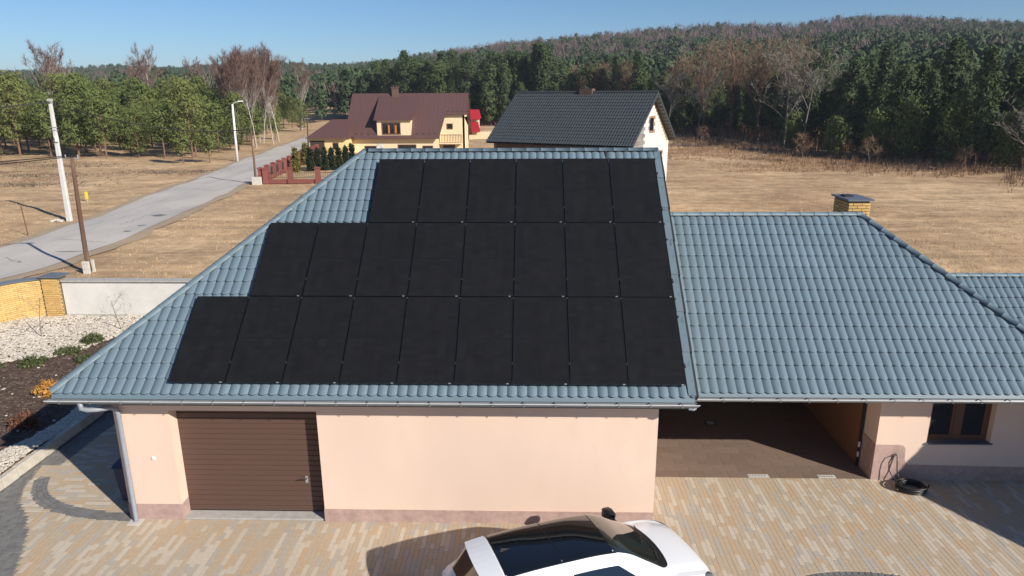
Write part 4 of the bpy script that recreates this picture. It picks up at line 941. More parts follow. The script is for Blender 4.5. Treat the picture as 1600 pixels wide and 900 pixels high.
for i in range(13):      # battens seen under the verge of the far slope and near slope
    t = (i+.5)/13
    for y0, y1 in ((0, GD/2), (GD, GD/2)):
        y = y0+(y1-y0)*t; z = gze+(gzr-gze)*t-.16
        a, b = GP(GL-.5, y, z), GP(GL-.02, y, z); MB().tube([a, b], .035, 4).build('batten', M['batten'], groof)
def gwall(x0, x1, y0, y1, z0, z1): return [GP(x0,y0,z0), GP(x1,y0,z0), GP(x1,y1,z0), GP(x0,y1,z0), GP(x0,y0,z1), GP(x1,y0,z1), GP(x1,y1,z1), GP(x0,y1,z1)]
BF = [(0,3,2,1), (4,5,6,7), (0,1,5,4), (1,2,6,5), (2,3,7,6), (3,0,4,7)]
def zroof(y): return gze + (gzr-gze)*(1-abs(y-GD/2)/(GD/2)) - .16
m = MB(); m.add(gwall(.5, 11.5, .4, .65, -.5, zroof(.55)), BF); m.build('front_wall', M['brickbrown'], gh)
m = MB(); m.add(gwall(.5, 11.5, 8.85, 9.1, -.5, zroof(8.95)), BF); m.build('rear_wall', M['block'], gh)
prof = [(.4, -.5), (9.1, -.5), (9.1, zroof(9.1)), (GD/2, zroof(GD/2)), (.4, zroof(.4))]
MB().extrude([GP(.5, y, z) for y, z in prof], e1*.25).build('gable_wall', M['block'], gh)
gcore = MB().extrude([GP(11.5, y, z) for y, z in prof], e1*.28).build('gable_wall', M['mortar'], gh)
bw = bpy.data.objects.new('block', MB().box(-.297, .297, -.02, .02, -.122, .122).mesh('block', M['block']))
gbw = bpy.data.objects.new('block', MB().box(-.297, .297, -.02, .02, -.122, .122).mesh('block', M['gblock']))
ang = math.atan2(e2.y, e2.x); r_ = 0; z = 2.0; cnt = 0
while z < 8.6:
    y = .4 - (.3 if r_ % 2 else 0)
    while y < 9.1:
        y0, y1 = max(y, .4), min(y+.6, 9.1)
        lim = min(zroof(y0), zroof(y1))
        ym, zm = (y0+y1)/2, z+.125
        win = (4.3 < ym < 5.6 and 6.1 < zm < 7.25) or (6.8 < ym < 7.8 and 3.2 < zm < 4.6)
        if y1-y0 > .1 and z+.25 <= lim+.02 and not win and cnt < 300:
            copy_piece(gbw if ym < 3.6 else bw, gcore, GP(11.785, ym, zm), (0, 0, ang), ((y1-y0)/.6, 1, 1)); cnt += 1
        y += .6
    z += .252; r_ += 1
for (y0, y1, z0, z1) in ((4.4, 5.5, 6.1, 7.25), (6.9, 7.7, 3.2, 4.6)):
    wv = MB(); wv.add(gwall(11.72, 11.82, y0, y1, z0, z0+.1), BF); wv.add(gwall(11.72, 11.82, y0, y1, z1-.1, z1), BF); wv.add(gwall(11.72, 11.82, y0, y0+.13, z0+.1, z1-.1), BF); wv.add(gwall(11.72, 11.82, y1-.13, y1, z0+.1, z1-.1), BF)
    gw = wv.build('window', mat('window_brick_frame', (.30, .17, .12), .8), gh)
    m = MB(); m.add(gwall(11.785, 11.79, y0+.13, y1-.13, z0+.1, z1-.1), BF); m.build('pane', M['glass'], gw)
gch = MB(); gch.add(gwall(5.9, 7.0, 4.5, 5.1, 8.7, 9.32), BF); gch.build('chimney', M['brickbrown'], groof)
# yellow house with brown roof
M['broof'] = mat('brown_metal_roof', (.105, .055, .05), .5, .08, 1.2, .1, 20, stretch=(3, .3, .3))
M['cream'] = mat('cream_render', (.74, .60, .38), .92, .05, 2, .1, 60)
M['yell'] = mat('yellow_render', (.72, .56, .26), .92, .05, 2, .1, 60)
M['bdoor'] = mat('dark_brown_boards', (.055, .035, .03), .8, .15, 4, stretch=(6, 1, .3))
yh = thing('cream_house', 'cream house with steep brown metal roof, dormer and balcony beyond the fence', 'house', (-23, 104, 0))
YX0, YX1, YE, YR, yze, yzr = -33.0, -13.4, 100.0, 105.5, 2.25, 9.1
def ys(y): return yze + (y-YE)*(yzr-yze)/(YR-YE)
ym_ = MB(); ym_.poly([(YX0, YE, yze), (-17.8, YE, yze), (-17.0, 102.9, ys(102.9)), (YX1, 102.9, ys(102.9)), (YX1, YR, yzr), (YX0+.4, YR, yzr)])
ym_.poly([(YX1, 111, yze), (YX0, 111, yze), (YX0+.4, YR, yzr), (YX1, YR, yzr)])
ym_.poly([(YX0, YE, yze-.18), (-17.8, YE, yze-.18), (-17.0, 102.9, ys(102.9)-.18), (YX1, 102.9, ys(102.9)-.18), (YX1, YR, yzr-.18), (YX0+.4, YR, yzr-.18)])
ym_.poly([(YX1, 111, yze-.18), (YX0, 111, yze-.18), (YX0+.4, YR, yzr-.18), (YX1, YR, yzr-.18)])
ym_.box(YX0, -17.8, YE-.02, YE+.02, yze-.2, yze+.02); ym_.box(-17.0, YX1, 102.87, 102.91, ys(102.9)-.2, ys(102.9)+.02)
yroof = ym_.build('roof', M['broof'], yh)
for i in range(33): MB().tube([(YX0+.3+i*.6, YE+.02 if YX0+.3+i*.6 < -17.6 else 102.92, (yze if YX0+.3+i*.6 < -17.6 else ys(102.92))+.015), (YX0+.45+i*.6 if i < 1 else YX0+.3+i*.6, YR, yzr+.015)], .025, 4, False).build('standing_seam', M['broof'], yroof)
for i in range(15):
    x = -32.3+i*.98
    if not -28 < x < -22.3: MB().box(x, x+.35, YE+.4, YE+.48, ys(YE+.4)+.02, ys(YE+.4)+.2).build('snow_guard', M['bdoor'], yroof)
for i in range(5): MB().box(-16.7+i*.75, -16.4+i*.75, 103.1, 103.2, ys(103.1)+.02, ys(103.1)+.18).build('snow_guard', M['bdoor'], yroof)
MB().box(-32.3, -18.0, 100.9, 101.2, -1, 2.9).box(-32.3, -32.0, 101.2, 110, -1, 3).box(-14.3, -14.0, 103.4, 110, -1, 5.3).box(-18.0, -14.0, 103.4, 103.7, -1, 6.0).box(-18.3, -18.0, 101.2, 103.4, -1, 3.4).build('wall', M['cream'], yh)
MB().extrude([(-14.0, 103.4, 5.3), (-14.0, 109.5, 3.8), (-14.0, 109.5, 4.2), (-14.0, YR, yzr-.3), (-14.0, 103.4, ys(103.4)-.2)], (-.3, 0, 0)).build('gable_wall', M['cream'], yh)
dm = MB().box(-27.7, -22.3, 100.3, 100.5, 2.5, 4.95).extrude([(-22.3, 100.5, 2.7), (-22.3, 104.4, 7.6), (-22.3, 104.4, 7.9), (-22.3, 100.5, 4.95)], (-.15, 0, 0)).extrude([(-27.55, 100.5, 2.7), (-27.55, 104.4, 7.6), (-27.55, 104.4, 7.9), (-27.55, 100.5, 4.95)], (-.15, 0, 0)).build('dormer', M['cream'], yh)
MB().add([(-28.1, 99.85, 4.95), (-21.9, 99.85, 4.95), (-21.3, 105.0, 8.45), (-28.1, 105.0, 8.45), (-28.1, 99.85, 5.12), (-21.9, 99.85, 5.12), (-21.3, 105.0, 8.62), (-28.1, 105.0, 8.62)], BF).build('dormer_roof', M['broof'], dm)
wv = MB().box(-26.9, -23.9, 100.22, 100.29, 2.75, 2.9).box(-26.9, -23.9, 100.22, 100.29, 4.5, 4.62).build('window', M['wood'], yh)
for i in range(4): MB().box(-26.9+i*.95, -26.78+i*.95, 100.21, 100.29, 2.9, 4.5).build('frame', M['wood'], wv)
for i in range(3): MB().box(-26.78+i*.95, -25.95+i*.95, 100.25, 100.29, 2.9, 4.5).build('pane', M['glass'], wv)
for x in (-25.9, -24.8): MB().box(x, x+.25, 100.20, 100.24, 2.95, 4.2).build('curtain', mat('orange_curtain', (.5, .17, .04), .9), wv)
for (x0, x1, z0, z1, Y_) in ((-30.0, -27.4, -.6, .95, 100.86), (-24.6, -21.6, -.8, 1.15, 100.86), (-20.6, -18.9, -.6, .95, 100.86), (-16.9, -15.9, 3.4, 4.3, 103.36), (-17.6, -15.6, -.8, .9, 103.36)):
    wv = MB().box(x0, x1, Y_-.02, Y_+.03, z0, z0+.12).box(x0, x1, Y_-.02, Y_+.03, z1-.12, z1).box(x0, x0+.12, Y_-.02, Y_+.03, z0+.12, z1-.12).box(x1-.12, x1, Y_-.02, Y_+.03, z0+.12, z1-.12).build('window', M['wood'], yh)
    MB().box(x0+.12, x1-.12, Y_, Y_+.025, z0+.12, z1-.12).build('pane', M['glass'], wv)
bl_ = MB().box(-17.9, -14.3, 101.2, 103.4, 1.15, 1.35).build('balcony', M['cream'], yh)
MB().box(-17.9, -14.3, 101.2, 101.28, 2.55, 2.65).build('rail', M['wood'], bl_)
for i in range(15): MB().box(-17.88+i*.255, -17.80+i*.255, 101.21, 101.27, 1.35, 2.55).build('baluster', M['wood'], bl_)
yc = MB().box(-25.95, -24.95, 104.9, 105.7, 8.2, 9.95).box(-26.05, -24.85, 104.8, 105.8, 9.95, 10.1).build('chimney', M['brickbrown'], yroof)
for i in range(2): MB().lathe([(.14, 0), (.14, .3)], 8, (-25.7+i*.5, 105.3, 10.1)).build('flue', M['bdoor'], yc)
an = thing('annex_garage', 'small yellow garage annex with brown hipped roof left of the cream house', 'garage', (-35, 98, 0))
MB().box(-37.6, -31.9, 96.4, 100.8, -1, 2.5).build('wall', M['yell'], an)
MB().add([(-38.0, 95.6, 2.45), (-31.4, 95.6, 2.45), (-31.4, 102, 2.45), (-38.0, 102, 2.45), (-34.4, 99.0, 5.2), (-31.4, 99.0, 5.2)], [(0,1,5,4), (1,2,5), (2,3,4,5), (3,0,4), (0,3,2,1)]).build('roof', M['broof'], an)
dr_ = MB().box(-37.4, -35.2, 96.33, 96.39, -.6, 2.05).build('garage_door', M['bdoor'], an)
for i in range(6): MB().box(-37.38+i*.37, -37.05+i*.37, 96.30, 96.33, -.55, 2.0).build('board', M['bdoor'], dr_)
wv = MB().box(-33.9, -33.0, 96.34, 96.39, .75, 1.75).build('window', M['wood'], an); MB().box(-33.8, -33.1, 96.32, 96.34, .85, 1.65).build('pane', M['glass'], wv)
sd_ = thing('satellite_dish', 'round satellite dish before the cream house facade', 'satellite dish', (-27.2, 99.2, 0))
dm_ = MB(); dm_.lathe([(.02, 0), (.35, .05), (.62, .17), (.63, .19), (.36, .075), (.02, .03)], 18); mm = Matrix.Translation((-27.2, 99.3, .75)) @ Matrix.Rotation(R(68), 4, 'X') @ Matrix.Rotation(R(15), 4, 'Y'); dm_.v = [tuple(mm @ Vector(q)) for q in dm_.v]
dm_.build('dish', M['conc'], sd_, smooth=True); MB().tube([(-27.2, 99.45, -.5), (-27.2, 99.42, .75)], .05, 6).build('mast', M['steel'], sd_); MB().tube([(-27.2, 99.3, .4), (-27.2, 98.7, .6)], .02, 5).build('feed_arm', M['steel'], sd_)
M['redroof'] = mat('bright_red_roof', (.42, .02, .025), .5, .06, 3)
rh = thing('red_roofed_house', 'small cream house with bright red roof seen between the two big houses', 'house', (-13, 142, 0))
MB().box(-21.0, -14.6, 138, 146, -1, 3.6).box(-16.0, -9, 134.5, 138, -1, 1.3).build('wall', M['cream'], rh)
MB().add([(-21.5, 137.4, 3.7), (-14.2, 137.4, 3.7), (-14.2, 146.6, 3.7), (-21.5, 146.6, 3.7), (-20.6, 141, 5.7), (-14.3, 141, 5.7)], [(0,1,5,4), (1,2,5), (2,3,4,5), (3,0,4), (0,3,2,1)]).build('roof', M['redroof'], rh)
MB().add([(-20.8, 133.8, 1.5), (-13.6, 133.8, 1.5), (-14.3, 138, 3.3), (-20.8, 138, 3.3), (-20.8, 138, 3.1), (-20.8, 133.8, 1.3), (-13.6, 133.8, 1.3)], [(0,1,2,3), (0,5,6,1), (0,3,4,5)]).build('porch_roof', M['redroof'], rh)
# brick fence
def pillar_mesh():
    m = MB().box(-.24, .24, -.24, .24, 0, 1.55).box(-.3, .3, -.3, .3, 1.55, 1.63); m.add([(-.26,-.26,1.63), (.26,-.26,1.63), (.26,.26,1.63), (-.26,.26,1.63), (0,0,1.74)], [(0,1,4), (1,2,4), (2,3,4), (3,0,4)]); return m
M['bar'] = mat('fence_bars', (.03, .035, .03), .6, .1, 5)
def fence(label, pts):
    t = thing('brick_fence', label, 'fence', (pts[0][0], pts[0][1], 0)); src = None
    for i, (x, y) in enumerate(pts):
        a = math.atan2(pts[min(i+1, len(pts)-1)][1]-pts[max(i-1, 0)][1], pts[min(i+1, len(pts)-1)][0]-pts[max(i-1, 0)][0])
        if src is None: src = pillar_mesh().build('pillar', M['rbrick'], t, world=True); src.location = (x, y, 0); src.rotation_euler = (0, 0, a)
        else: copy_piece(src, t, (x, y, 0), (0, 0, a))
        if i+1 < len(pts):
            b = Vector((pts[i+1][0], pts[i+1][1], 0)); q = Vector((x, y, 0)); d = (b-q); L = d.length; d.normalize(); nrm = Vector((-d.y, d.x, 0))*.1
            p0_, p1_ = q+d*.24, b-d*.24
            MB().extrude([p0_-nrm, p1_-nrm, p1_+nrm, p0_+nrm], (0, 0, .42)).build('base_wall', M['rbrick'], t)
            pn = MB(); k = int(L/.22)
            for j in range(1, k): 
                c_ = p0_.lerp(p1_, j/k); hh = 1.15+.22*math.sin(math.pi*j/k); pn.tube([c_+Vector((0,0,.45)), c_+Vector((0,0,hh))], .016, 4, False)
            for z in (.62, 1.1): pn.tube([p0_+Vector((0,0,z)), p1_+Vector((0,0,z))], .022, 4, False)
            pn.build('bar_panel', M['bar'], t)
fence('red brick pillar fence along the road before the cream house', [(-31.45+(-35.7+31.45)*i/12, 59.9+(94-59.9)*i/12) for i in range(13)])
fence('short front run of red brick fence facing the garage', [(-30.9, 59.75), (-28.35, 59.9), (-25.45, 60.0), (-22.5, 60.1), (-19.5, 60.2)])
# ---------------------------------------------------------------- vegetation
def tris_to_arrays(C, D, S, Ls, Ws):
    """leaf triangles: centre C, direction D, side S"""
    a = C - S*(Ws/2)[:, None]; b = C + S*(Ws/2)[:, None]; c = C + D*Ls[:, None]
    V = np.stack([a, b, c], 1).reshape(-1, 3); F = np.arange(len(V)).reshape(-1, 3); return V, F
def rdirs(r, n, zb=0.):
    d = r.normal(size=(n, 3)); d[:, 2] += zb; return d/np.linalg.norm(d, axis=1)[:, None]
def leafcloud(r, cen, n, rad, L, Wd, zb=.3, flat=.55, axis=None, rnd=.55):
    """cen (m,3) clump centres, n leaf faces each, faces turned outwards from their clump and from the stem"""
    m = len(cen); off_ = r.normal(size=(m*n, 3)); C = np.repeat(cen, n, 0) + off_*np.array([rad, rad, rad*flat])
    if axis is None: D = rdirs(r, m*n, zb); S = np.cross(D, rdirs(r, m*n))
    else:
        o = off_/(np.linalg.norm(off_, axis=1)[:, None]+1e-6); q = C - np.array([0, 0, 1])*C; q = C*np.array([1, 1, 0]); q = q/(np.linalg.norm(q, axis=1)[:, None]+.3)
        nn = .55*o + .75*q + np.array([0, 0, axis]) + rnd*rdirs(r, m*n); nn /= np.linalg.norm(nn, axis=1)[:, None]
        D = np.cross(nn, rdirs(r, m*n)); D /= np.linalg.norm(D, axis=1)[:, None]+1e-9; S = np.cross(D, nn)
    S /= np.linalg.norm(S, axis=1)[:, None]+1e-9
    return tris_to_arrays(C, D, S, r.uniform(.6, 1.3, m*n)*L, r.uniform(.6, 1.3, m*n)*Wd)
def pine_data(seed, h, base, rmax, nbr=46, ncl=3, nt=9, L=.55, Wd=.26, rad=.42, shape='round'):
    r = np.random.default_rng(seed); tm = MB(); bend = r.normal(0, .02*h, 2)
    path = [(bend[0]*t*t, bend[1]*t*t, -.3 if t == 0 else h*t) for t in (0, .25, .5, .75, .97)]; r0 = .012*h+.03
    tm.tube(path, [r0, r0*.85, r0*.65, r0*.4, r0*.1], 6, False); cen = []
    for k in range(nbr):
        f = ((k+r.uniform(0, 1))/nbr)**.9; z = h*(base+(1-base)*f)
        if shape == 'round': pr = (math.sin(math.pi*min(1, .18+.80*f)))**.6
        elif shape == 'cone': pr = (1-f)**.75+.1
        else: pr = (.55+.45*math.sin(math.pi*(.1+.75*f)))*(1 if f < .75 else (1-f)/.25*.75+.25)
        R_ = rmax*pr*r.uniform(.6, 1.12); a = k*2.4+r.normal(0, .4); tilt = .25 if shape != 'cone' else .05
        ox, oy = bend*(z/h)**2; tip = np.array((ox+R_*math.cos(a), oy+R_*math.sin(a), z+R_*tilt*r.uniform(.3, 1.4)))
        tm.tube([(ox, oy, z-R_*.1), tuple(tip*.75+np.array((ox, oy, z))*.25)], [.035, .012], 3, False)
        for j in range(ncl):
            q = .42+.62*(j+r.uniform(0, 1))/ncl; cen.append(np.array((ox, oy, z))*(1-q)+tip*q + r.normal(0, .18, 3))
    for q in (.93, .98, 1.0): cen.append(np.array((bend[0], bend[1], h*q)))
    V, F = leafcloud(r, np.array(cen), nt, rad, L, Wd, axis=.35); return tm, V, F
def tree_proto(name, tm, V, F, tmat, cmat):
    t = bpy.data.objects.new(name, None); tk = link('trunk', tm.mesh('trunk', tmat, True), t); cr = link('crown', fast_mesh('crown', V, F, cmat), t)
    return t
M['bark'] = mat('pine_bark', (.20, .12, .08), .95, .3, 4, .4, 20, .15, stretch=(1, 1, .2))
M['barkg'] = mat('grey_bark', (.20, .18, .155), .95, .25, 4, .3, 20, .15, stretch=(1, 1, .2))
M['birchb'] = mat('birch_bark', (.43, .39, .345), .9, .25, 3, .2, 20, .2, col2=(.15, .12, .1), scale2=3, mix2=(.58, .7))
M['pineG'] = mat('pine_needles', (.12, .15, .045), .8, .1, 1, rand='island', randv=.28, trans=.15, spec=.2)
M['pineG2'] = mat('mid_pine_needles', (.078, .105, .038), .8, .1, 1, rand='island', randv=.28, trans=.12, spec=.2)
M['pineL'] = mat('light_pine_needles', (.145, .165, .05), .8, .1, 1, rand='island', randv=.28, trans=.15, spec=.2)
M['pineD'] = mat('dark_pine_needles', (.058, .085, .034), .8, .1, 1, rand='island', randv=.28, trans=.12, spec=.2)
M['pineY'] = mat('young_pine_needles', (.13, .15, .045), .8, .1, 1, rand='island', randv=.4, trans=.15, spec=.2)
M['thuja'] = mat('thuja_leaves', (.022, .032, .014), .85, .1, 1, rand='island', randv=.4, spec=.2)
M['thujaY'] = mat('olive_thuja_leaves', (.13, .12, .03), .85, .1, 1, rand='island', randv=.4, spec=.2)
M['larch'] = mat('bare_larch_twigs', (.27, .185, .125), .9, .1, 1, rand='island', randv=.35, spec=.1)
M['twig'] = mat('birch_twigs', (.17, .105, .085), .9, .1, 1, rand='island', randv=.4, spec=.1)
M['twigg'] = mat('grey_twigs', (.26, .235, .19), .9, .1, 1, rand='island', randv=.35, spec=.1)
M['brush'] = mat('dry_brush', (.21, .135, .085), .95, .1, 1, rand='island', randv=.45, spec=.1)
def bare_data(seed, h, spread=.32, lv=4, nb=7, asc=.75, twl=.9, tww=.035, ntw=5, r0=None):
    r = np.random.default_rng(seed); tm = MB(); tw = [[], [], [], []]; r0 = r0 or .011*h+.02
    def br(p, d, L, rad, level):
        n = 3; pts = [p]; q = p.copy(); dd = d.copy()
        for i in range(n):
            dd = dd + r.normal(0, .07, 3); dd[2] += .05*(asc-.3); dd /= np.linalg.norm(dd); q = q + dd*L/n; pts.append(q.copy())
        rs = [rad*(1-.62*i/n) for i in range(n+1)]
        if rad > .012: tm.tube([tuple(a) for a in pts], rs, 5 if level == 0 else 3, False)
        else: tw[0].append(p); tw[1].append((q-p)/np.linalg.norm(q-p)); tw[2].append(np.linalg.norm(q-p)); tw[3].append(max(rad*2.4, tww*.8))
        k = nb if level == 0 else (5 if level == 1 else 4)
        if level >= lv-1:
            for _ in range(ntw):
                t = r.uniform(.2, 1); c = p+(q-p)*t; e = dd*.7+r.normal(0, .5, 3)+np.array((0, 0, .25*asc)); e /= np.linalg.norm(e); tw[0].append(c); tw[1].append(e); tw[2].append(twl*r.uniform(.5, 1.2)); tw[3].append(tww)
            return
        for i in range(k):
            t = (.3 if level == 0 else .2) + (.7 if level == 0 else .78)*(i+r.uniform(0, 1))/k; j = min(int(t*n), n-1); c = pts[j]+(pts[j+1]-pts[j])*(t*n-j)
            a = r.uniform(0, 6.28); side = np.array((math.cos(a), math.sin(a), 0)); e = dd*asc+side*(spread*2)+np.array((0, 0, .25)); e /= np.linalg.norm(e)
            br(c, e, L*(.55 if level == 0 else .6)*(1.15-.55*t)*r.uniform(.75, 1.15), rad*.5*(1.15-.5*t), level+1)
    br(np.array((0., 0, -.2)), np.array((0, 0, 1.)), h*.92, r0, 0)
    C = np.array(tw[0]); D = np.array(tw[1]); S = np.cross(D, rdirs(r, len(D))); S /= np.linalg.norm(S, axis=1)[:, None]+1e-9
    V, F = tris_to_arrays(C, D, S, np.array(tw[2]), np.array(tw[3])); return tm, V, F
def tree_set(protos, spots, labels, group, cat='tree', hs=None):
    """spots: (x, y, scale, kind); each spot becomes a tree of its own"""
    used = set()
    for i, (x, y, sc, k) in enumerate(spots):
        src = protos[k]; lab = labels(i, x, y) if callable(labels) else labels
        z = gz(x, y)-.05
        if k not in used:
            used.add(k); o = src; COL.objects.link(o)
            o.location = (x, y, z); o.rotation_euler = (0, 0, rng.uniform(0, 6.28)); o.scale = (sc, sc, sc)
        else: o = copy_tree(src, (x, y, z), rng.uniform(0, 6.28), sc)
        tag(o, lab, cat, group)
ORDN = ORD + ['tenth', 'eleventh', 'twelfth', 'thirteenth']
def ranked(base, spots):
    o = np.argsort([float(pxof(q[0], q[1])) for q in spots]); rk_ = {int(j): i for i, j in enumerate(o)}
    return lambda i, x, y: '%s, %s from the left' % (base, ORDN[rk_[i]])
def poisson(n, sampler, ok, dmin, tries=30000):
    P = []
    for _ in range(tries):
        if len(P) >= n: break
        x, y = sampler()
        if ok(x, y) and all((x-a)**2+(y-b)**2 > dmin*dmin for a, b in P): P.append((x, y))
    return P
# --- pine grove on the left
grove = [tree_proto('pine_tree', *pine_data(20+i, 9.6+.5*(i % 3), .16+.05*(i % 4), (2.9, 2.3, 3.2, 2.6, 2.0, 2.7)[i], (40, 46, 38, 50, 44, 36)[i], 3, 17, .50, .20, (.46, .38, .52, .42, .36, .5)[i], ('round', 'tall', 'round', 'tall', 'cone', 'tall')[i]), M['bark'], (M['pineG'], M['pineG'], M['pineL'], M['pineG'], M['pineG'], M['pineL'])[i]) for i in range(6)]
def in_grove(x, y):
    fr = np.interp(x, [-130, -84, -70, -54, -50], [100, 95, 91, 89, 101]); rd = np.interp(y, [60, 93, 121, 165, 215], [-41, -46.5, -51, -58, -66])
    return y > fr and x < rd-3.5 and y < 190
P = poisson(175, lambda: (rng.uniform(-135, -49), 88+abs(rng.normal(0, 38))), in_grove, 4.3)
P.sort(key=lambda q: q[1])
tree_set(grove, [(x, y, rng.uniform(.68, 1.2), int(rng.integers(6))) for x, y in P], 'bushy green pine among many alike in the grove left of the road', 'pines of the roadside grove')
young = [tree_proto('young_pine', *pine_data(40+i, 5.2, .3, 1.5, 34, 3, 12, .40, .18, .3, 'round'), M['bark'], M['pineY']) for i in range(2)]
tree_set(young, [(-50.8, 82.5, .98, 0), (-47.6, 83.5, .92, 1)], lambda i, x, y: ['small light green young pine standing before the grove, left of two', 'small light green young pine nearest the street lamp, right of two'][i], 'young pines')
bush = tree_proto('pine_bush', *pine_data(47, 2.6, .12, 1.3, 26, 3, 10, .36, .16, .28, 'round'), M['bark'], M['pineY'])
tree_set([bush], [(-82, 88, 1.0, 0), (-55.2, 49.0, .85, 0)], lambda i, x, y: ['round green pine bush in the grass at the far left of the grove', 'low dark bush in the rough grass left of the concrete pole'][i], 'pine bushes')
# --- birches beside the road
birch = [tree_proto('birch_tree', *bare_data(60+i, 14, .17, 4, 17, .85, 1.0, .05, 12, .13), M['birchb'], M['twig']) for i in range(3)]
sp_ = [(-53.6, 108, .86, 0), (-52.0, 112, .95, 1), (-54.5, 117, 1.0, 2), (-51.5, 119, .9, 0), (-56, 124, 1.05, 1), (-53.6, 128, 1.0, 2), (-58, 118, .9, 0), (-60, 128, 1.0, 1), (-57, 137, 1.05, 2), (-62, 140, 1.0, 0), (-66, 134, .95, 1), (-54.5, 122, .95, 2)]
tree_set(birch, sp_, ranked('bare white-stemmed birch in the reddish roadside clump', sp_), 'birches beside the road')
sp_ = [(x, y, rng.uniform(.8, 1.05), int(rng.integers(3))) for x, y in [(-98, 125), (-92, 150), (-84, 140), (-110, 150), (-120, 135), (-78, 165), (-70, 160), (-104, 170), (-130, 150), (-76, 182), (-90, 178), (-64, 175)]]
tree_set(birch_b := [tree_proto('birch_tree', *bare_data(66+i, 15, .2, 4, 12, .85, 1.1, .06, 9), M['birchb'], M['twig']) for i in range(3)], sp_, ranked('bare reddish birch rising above the grove pines', sp_), 'birches in the grove')
# --- forest edge on the right and behind the houses
tall = [tree_proto('forest_pine', *pine_data(80+i, (17, 18.5, 16, 19, 15, 17.5)[i], (.2, .12, .28, .15, .1, .32)[i], (3.4, 2.7, 3.6, 2.5, 3.0, 3.1)[i], (56, 64, 50, 70, 56, 46)[i], 4, 13, .75, .34, (.62, .5, .7, .5, .6, .66)[i], ('tall', 'cone', 'tall', 'cone', 'round', 'tall')[i]), M['bark'], (M['pineD'], M['pineD'], M['pineG2'], M['pineD'], M['pineG2'], M['pineD'])[i]) for i in range(6)]
edge = [(-60, 215), (-40, 200), (-20, 188), (0, 182), (18, 165), (27, 148), (33, 132), (37, 112), (43, 96), (48, 82), (53, 69), (64, 58), (80, 46)]
ex, ey = np.array([e[0] for e in edge]), np.array([e[1] for e in edge])
def edge_d(x, y):    # signed distance beyond the edge polyline (positive inside the forest)
    best = 1e9; sgn = 1
    for (x0, y0), (x1, y1) in zip(edge[:-1], edge[1:]):
        vx, vy = x1-x0, y1-y0; t = max(0, min(1, ((x-x0)*vx+(y-y0)*vy)/(vx*vx+vy*vy))); dx, dy = x-x0-t*vx, y-y0-t*vy; dd = math.hypot(dx, dy)
        if dd < best: best = dd; sgn = 1 if (vx*(y-y0)-vy*(x-x0)) > 0 else -1
    return best*sgn
def samp():
    k = rng.integers(len(edge)-1); t = rng.random(); x = ex[k]+(ex[k+1]-ex[k])*t; y = ey[k]+(ey[k+1]-ey[k])*t; q = rng.uniform(1, 30)
    vx, vy = ex[k+1]-ex[k], ey[k+1]-ey[k]; l = math.hypot(vx, vy); return x-vy/l*q, y+vx/l*q
P = poisson(250, samp, lambda x, y: edge_d(x, y) > 1.5 and not (20 < x < 50 and edge_d(x, y) < 5 and 95 < y < 150) and pxof(x, y) < 1750, 4.0)
tree_set(tall, [(x, y, rng.uniform(.66, 1.14)*(.76 if x > 24 else .9 if x > 10 else 1.0), int(rng.integers(6))) for x, y in P], 'tall dark pine of the dense forest edge beyond the fields', 'pines of the forest edge')
small = [tree_proto('spruce_tree', *pine_data(95+i, 8, .08, 2.3, 50, 3, 11, .55, .25, .45, 'round'), M['bark'], M['pineG']) for i in range(2)]
tree_set(small, [(46.5, 82, .95, 0), (44, 86, .8, 1), (50, 78, 1.0, 0), (41, 92, .7, 1), (53.5, 73, .8, 0), (38, 100, .75, 1)], lambda i, x, y: ['bright low pine before the dark right forest, %s' % q for q in ('third from the right', 'fourth from the right', 'second from the right', 'second from the left', 'rightmost of the row', 'leftmost of the row')][i], 'low pines before the forest')
larch = [tree_proto('larch_tree', *bare_data(110+i, 19, .16, 4, 22, .35, 1.0, .07, 6), M['bark'], M['larch']) for i in range(2)]
sp_ = [(34, 142, .85, 0), (37.5, 133, .86, 1), (40, 124, .82, 0), (30, 150, .75, 1), (43.5, 118, .8, 0), (22, 165, .72, 1), (14, 172, .72, 0), (18, 170, .68, 1), (10, 178, .7, 0)]
tree_set(larch, sp_, ranked('bare brown larch at the forest edge beyond the grey roof', sp_), 'larches at the forest edge')
greyt = [tree_proto('bare_tree', *bare_data(120+i, 15, .42, 4, 9, .6, 1.2, .06, 6), M['barkg'], M['twigg']) for i in range(3)]
tree_set(greyt, [(38.2, 104, 1.0, 0), (40.2, 101, .92, 1), (27.5, 146, .8, 2), (31, 134, .85, 0), (52.3, 66.8, .62, 1), (53.4, 66.0, .55, 2)], lambda i, x, y: ['large pale bare tree standing out before the dark pines', 'pale bare tree leaning right beside the largest bare tree', 'slim bare tree at the field corner right of the grey roof', 'bare grey tree between brown larches at the forest foot', 'bare many-stemmed tree at the right picture edge', 'smaller bare tree at the far right picture edge'][i], 'bare trees of the forest edge')
shr = [tree_proto('bare_shrub', *bare_data(130+i, 3.2, .5, 3, 8, .5, .8, .04, 12, .05), M['barkg'], M['brush']) for i in range(2)]
tree_set(shr, [(33.5, 83, 1.1, 0), (39.8, 77.5, 1.05, 1), (47.5, 71, .8, 0), (20, 132, .9, 1), (28, 118, .9, 0)], lambda i, x, y: ['rusty leafed shrub standing alone in the right field', 'brown bare shrub right of the rusty one in the field', 'small bare shrub near the right edge of the field', 'little shrub near the forest foot behind the chimney', 'low shrub in the rough grass before the larches'][i], 'shrubs in the field')
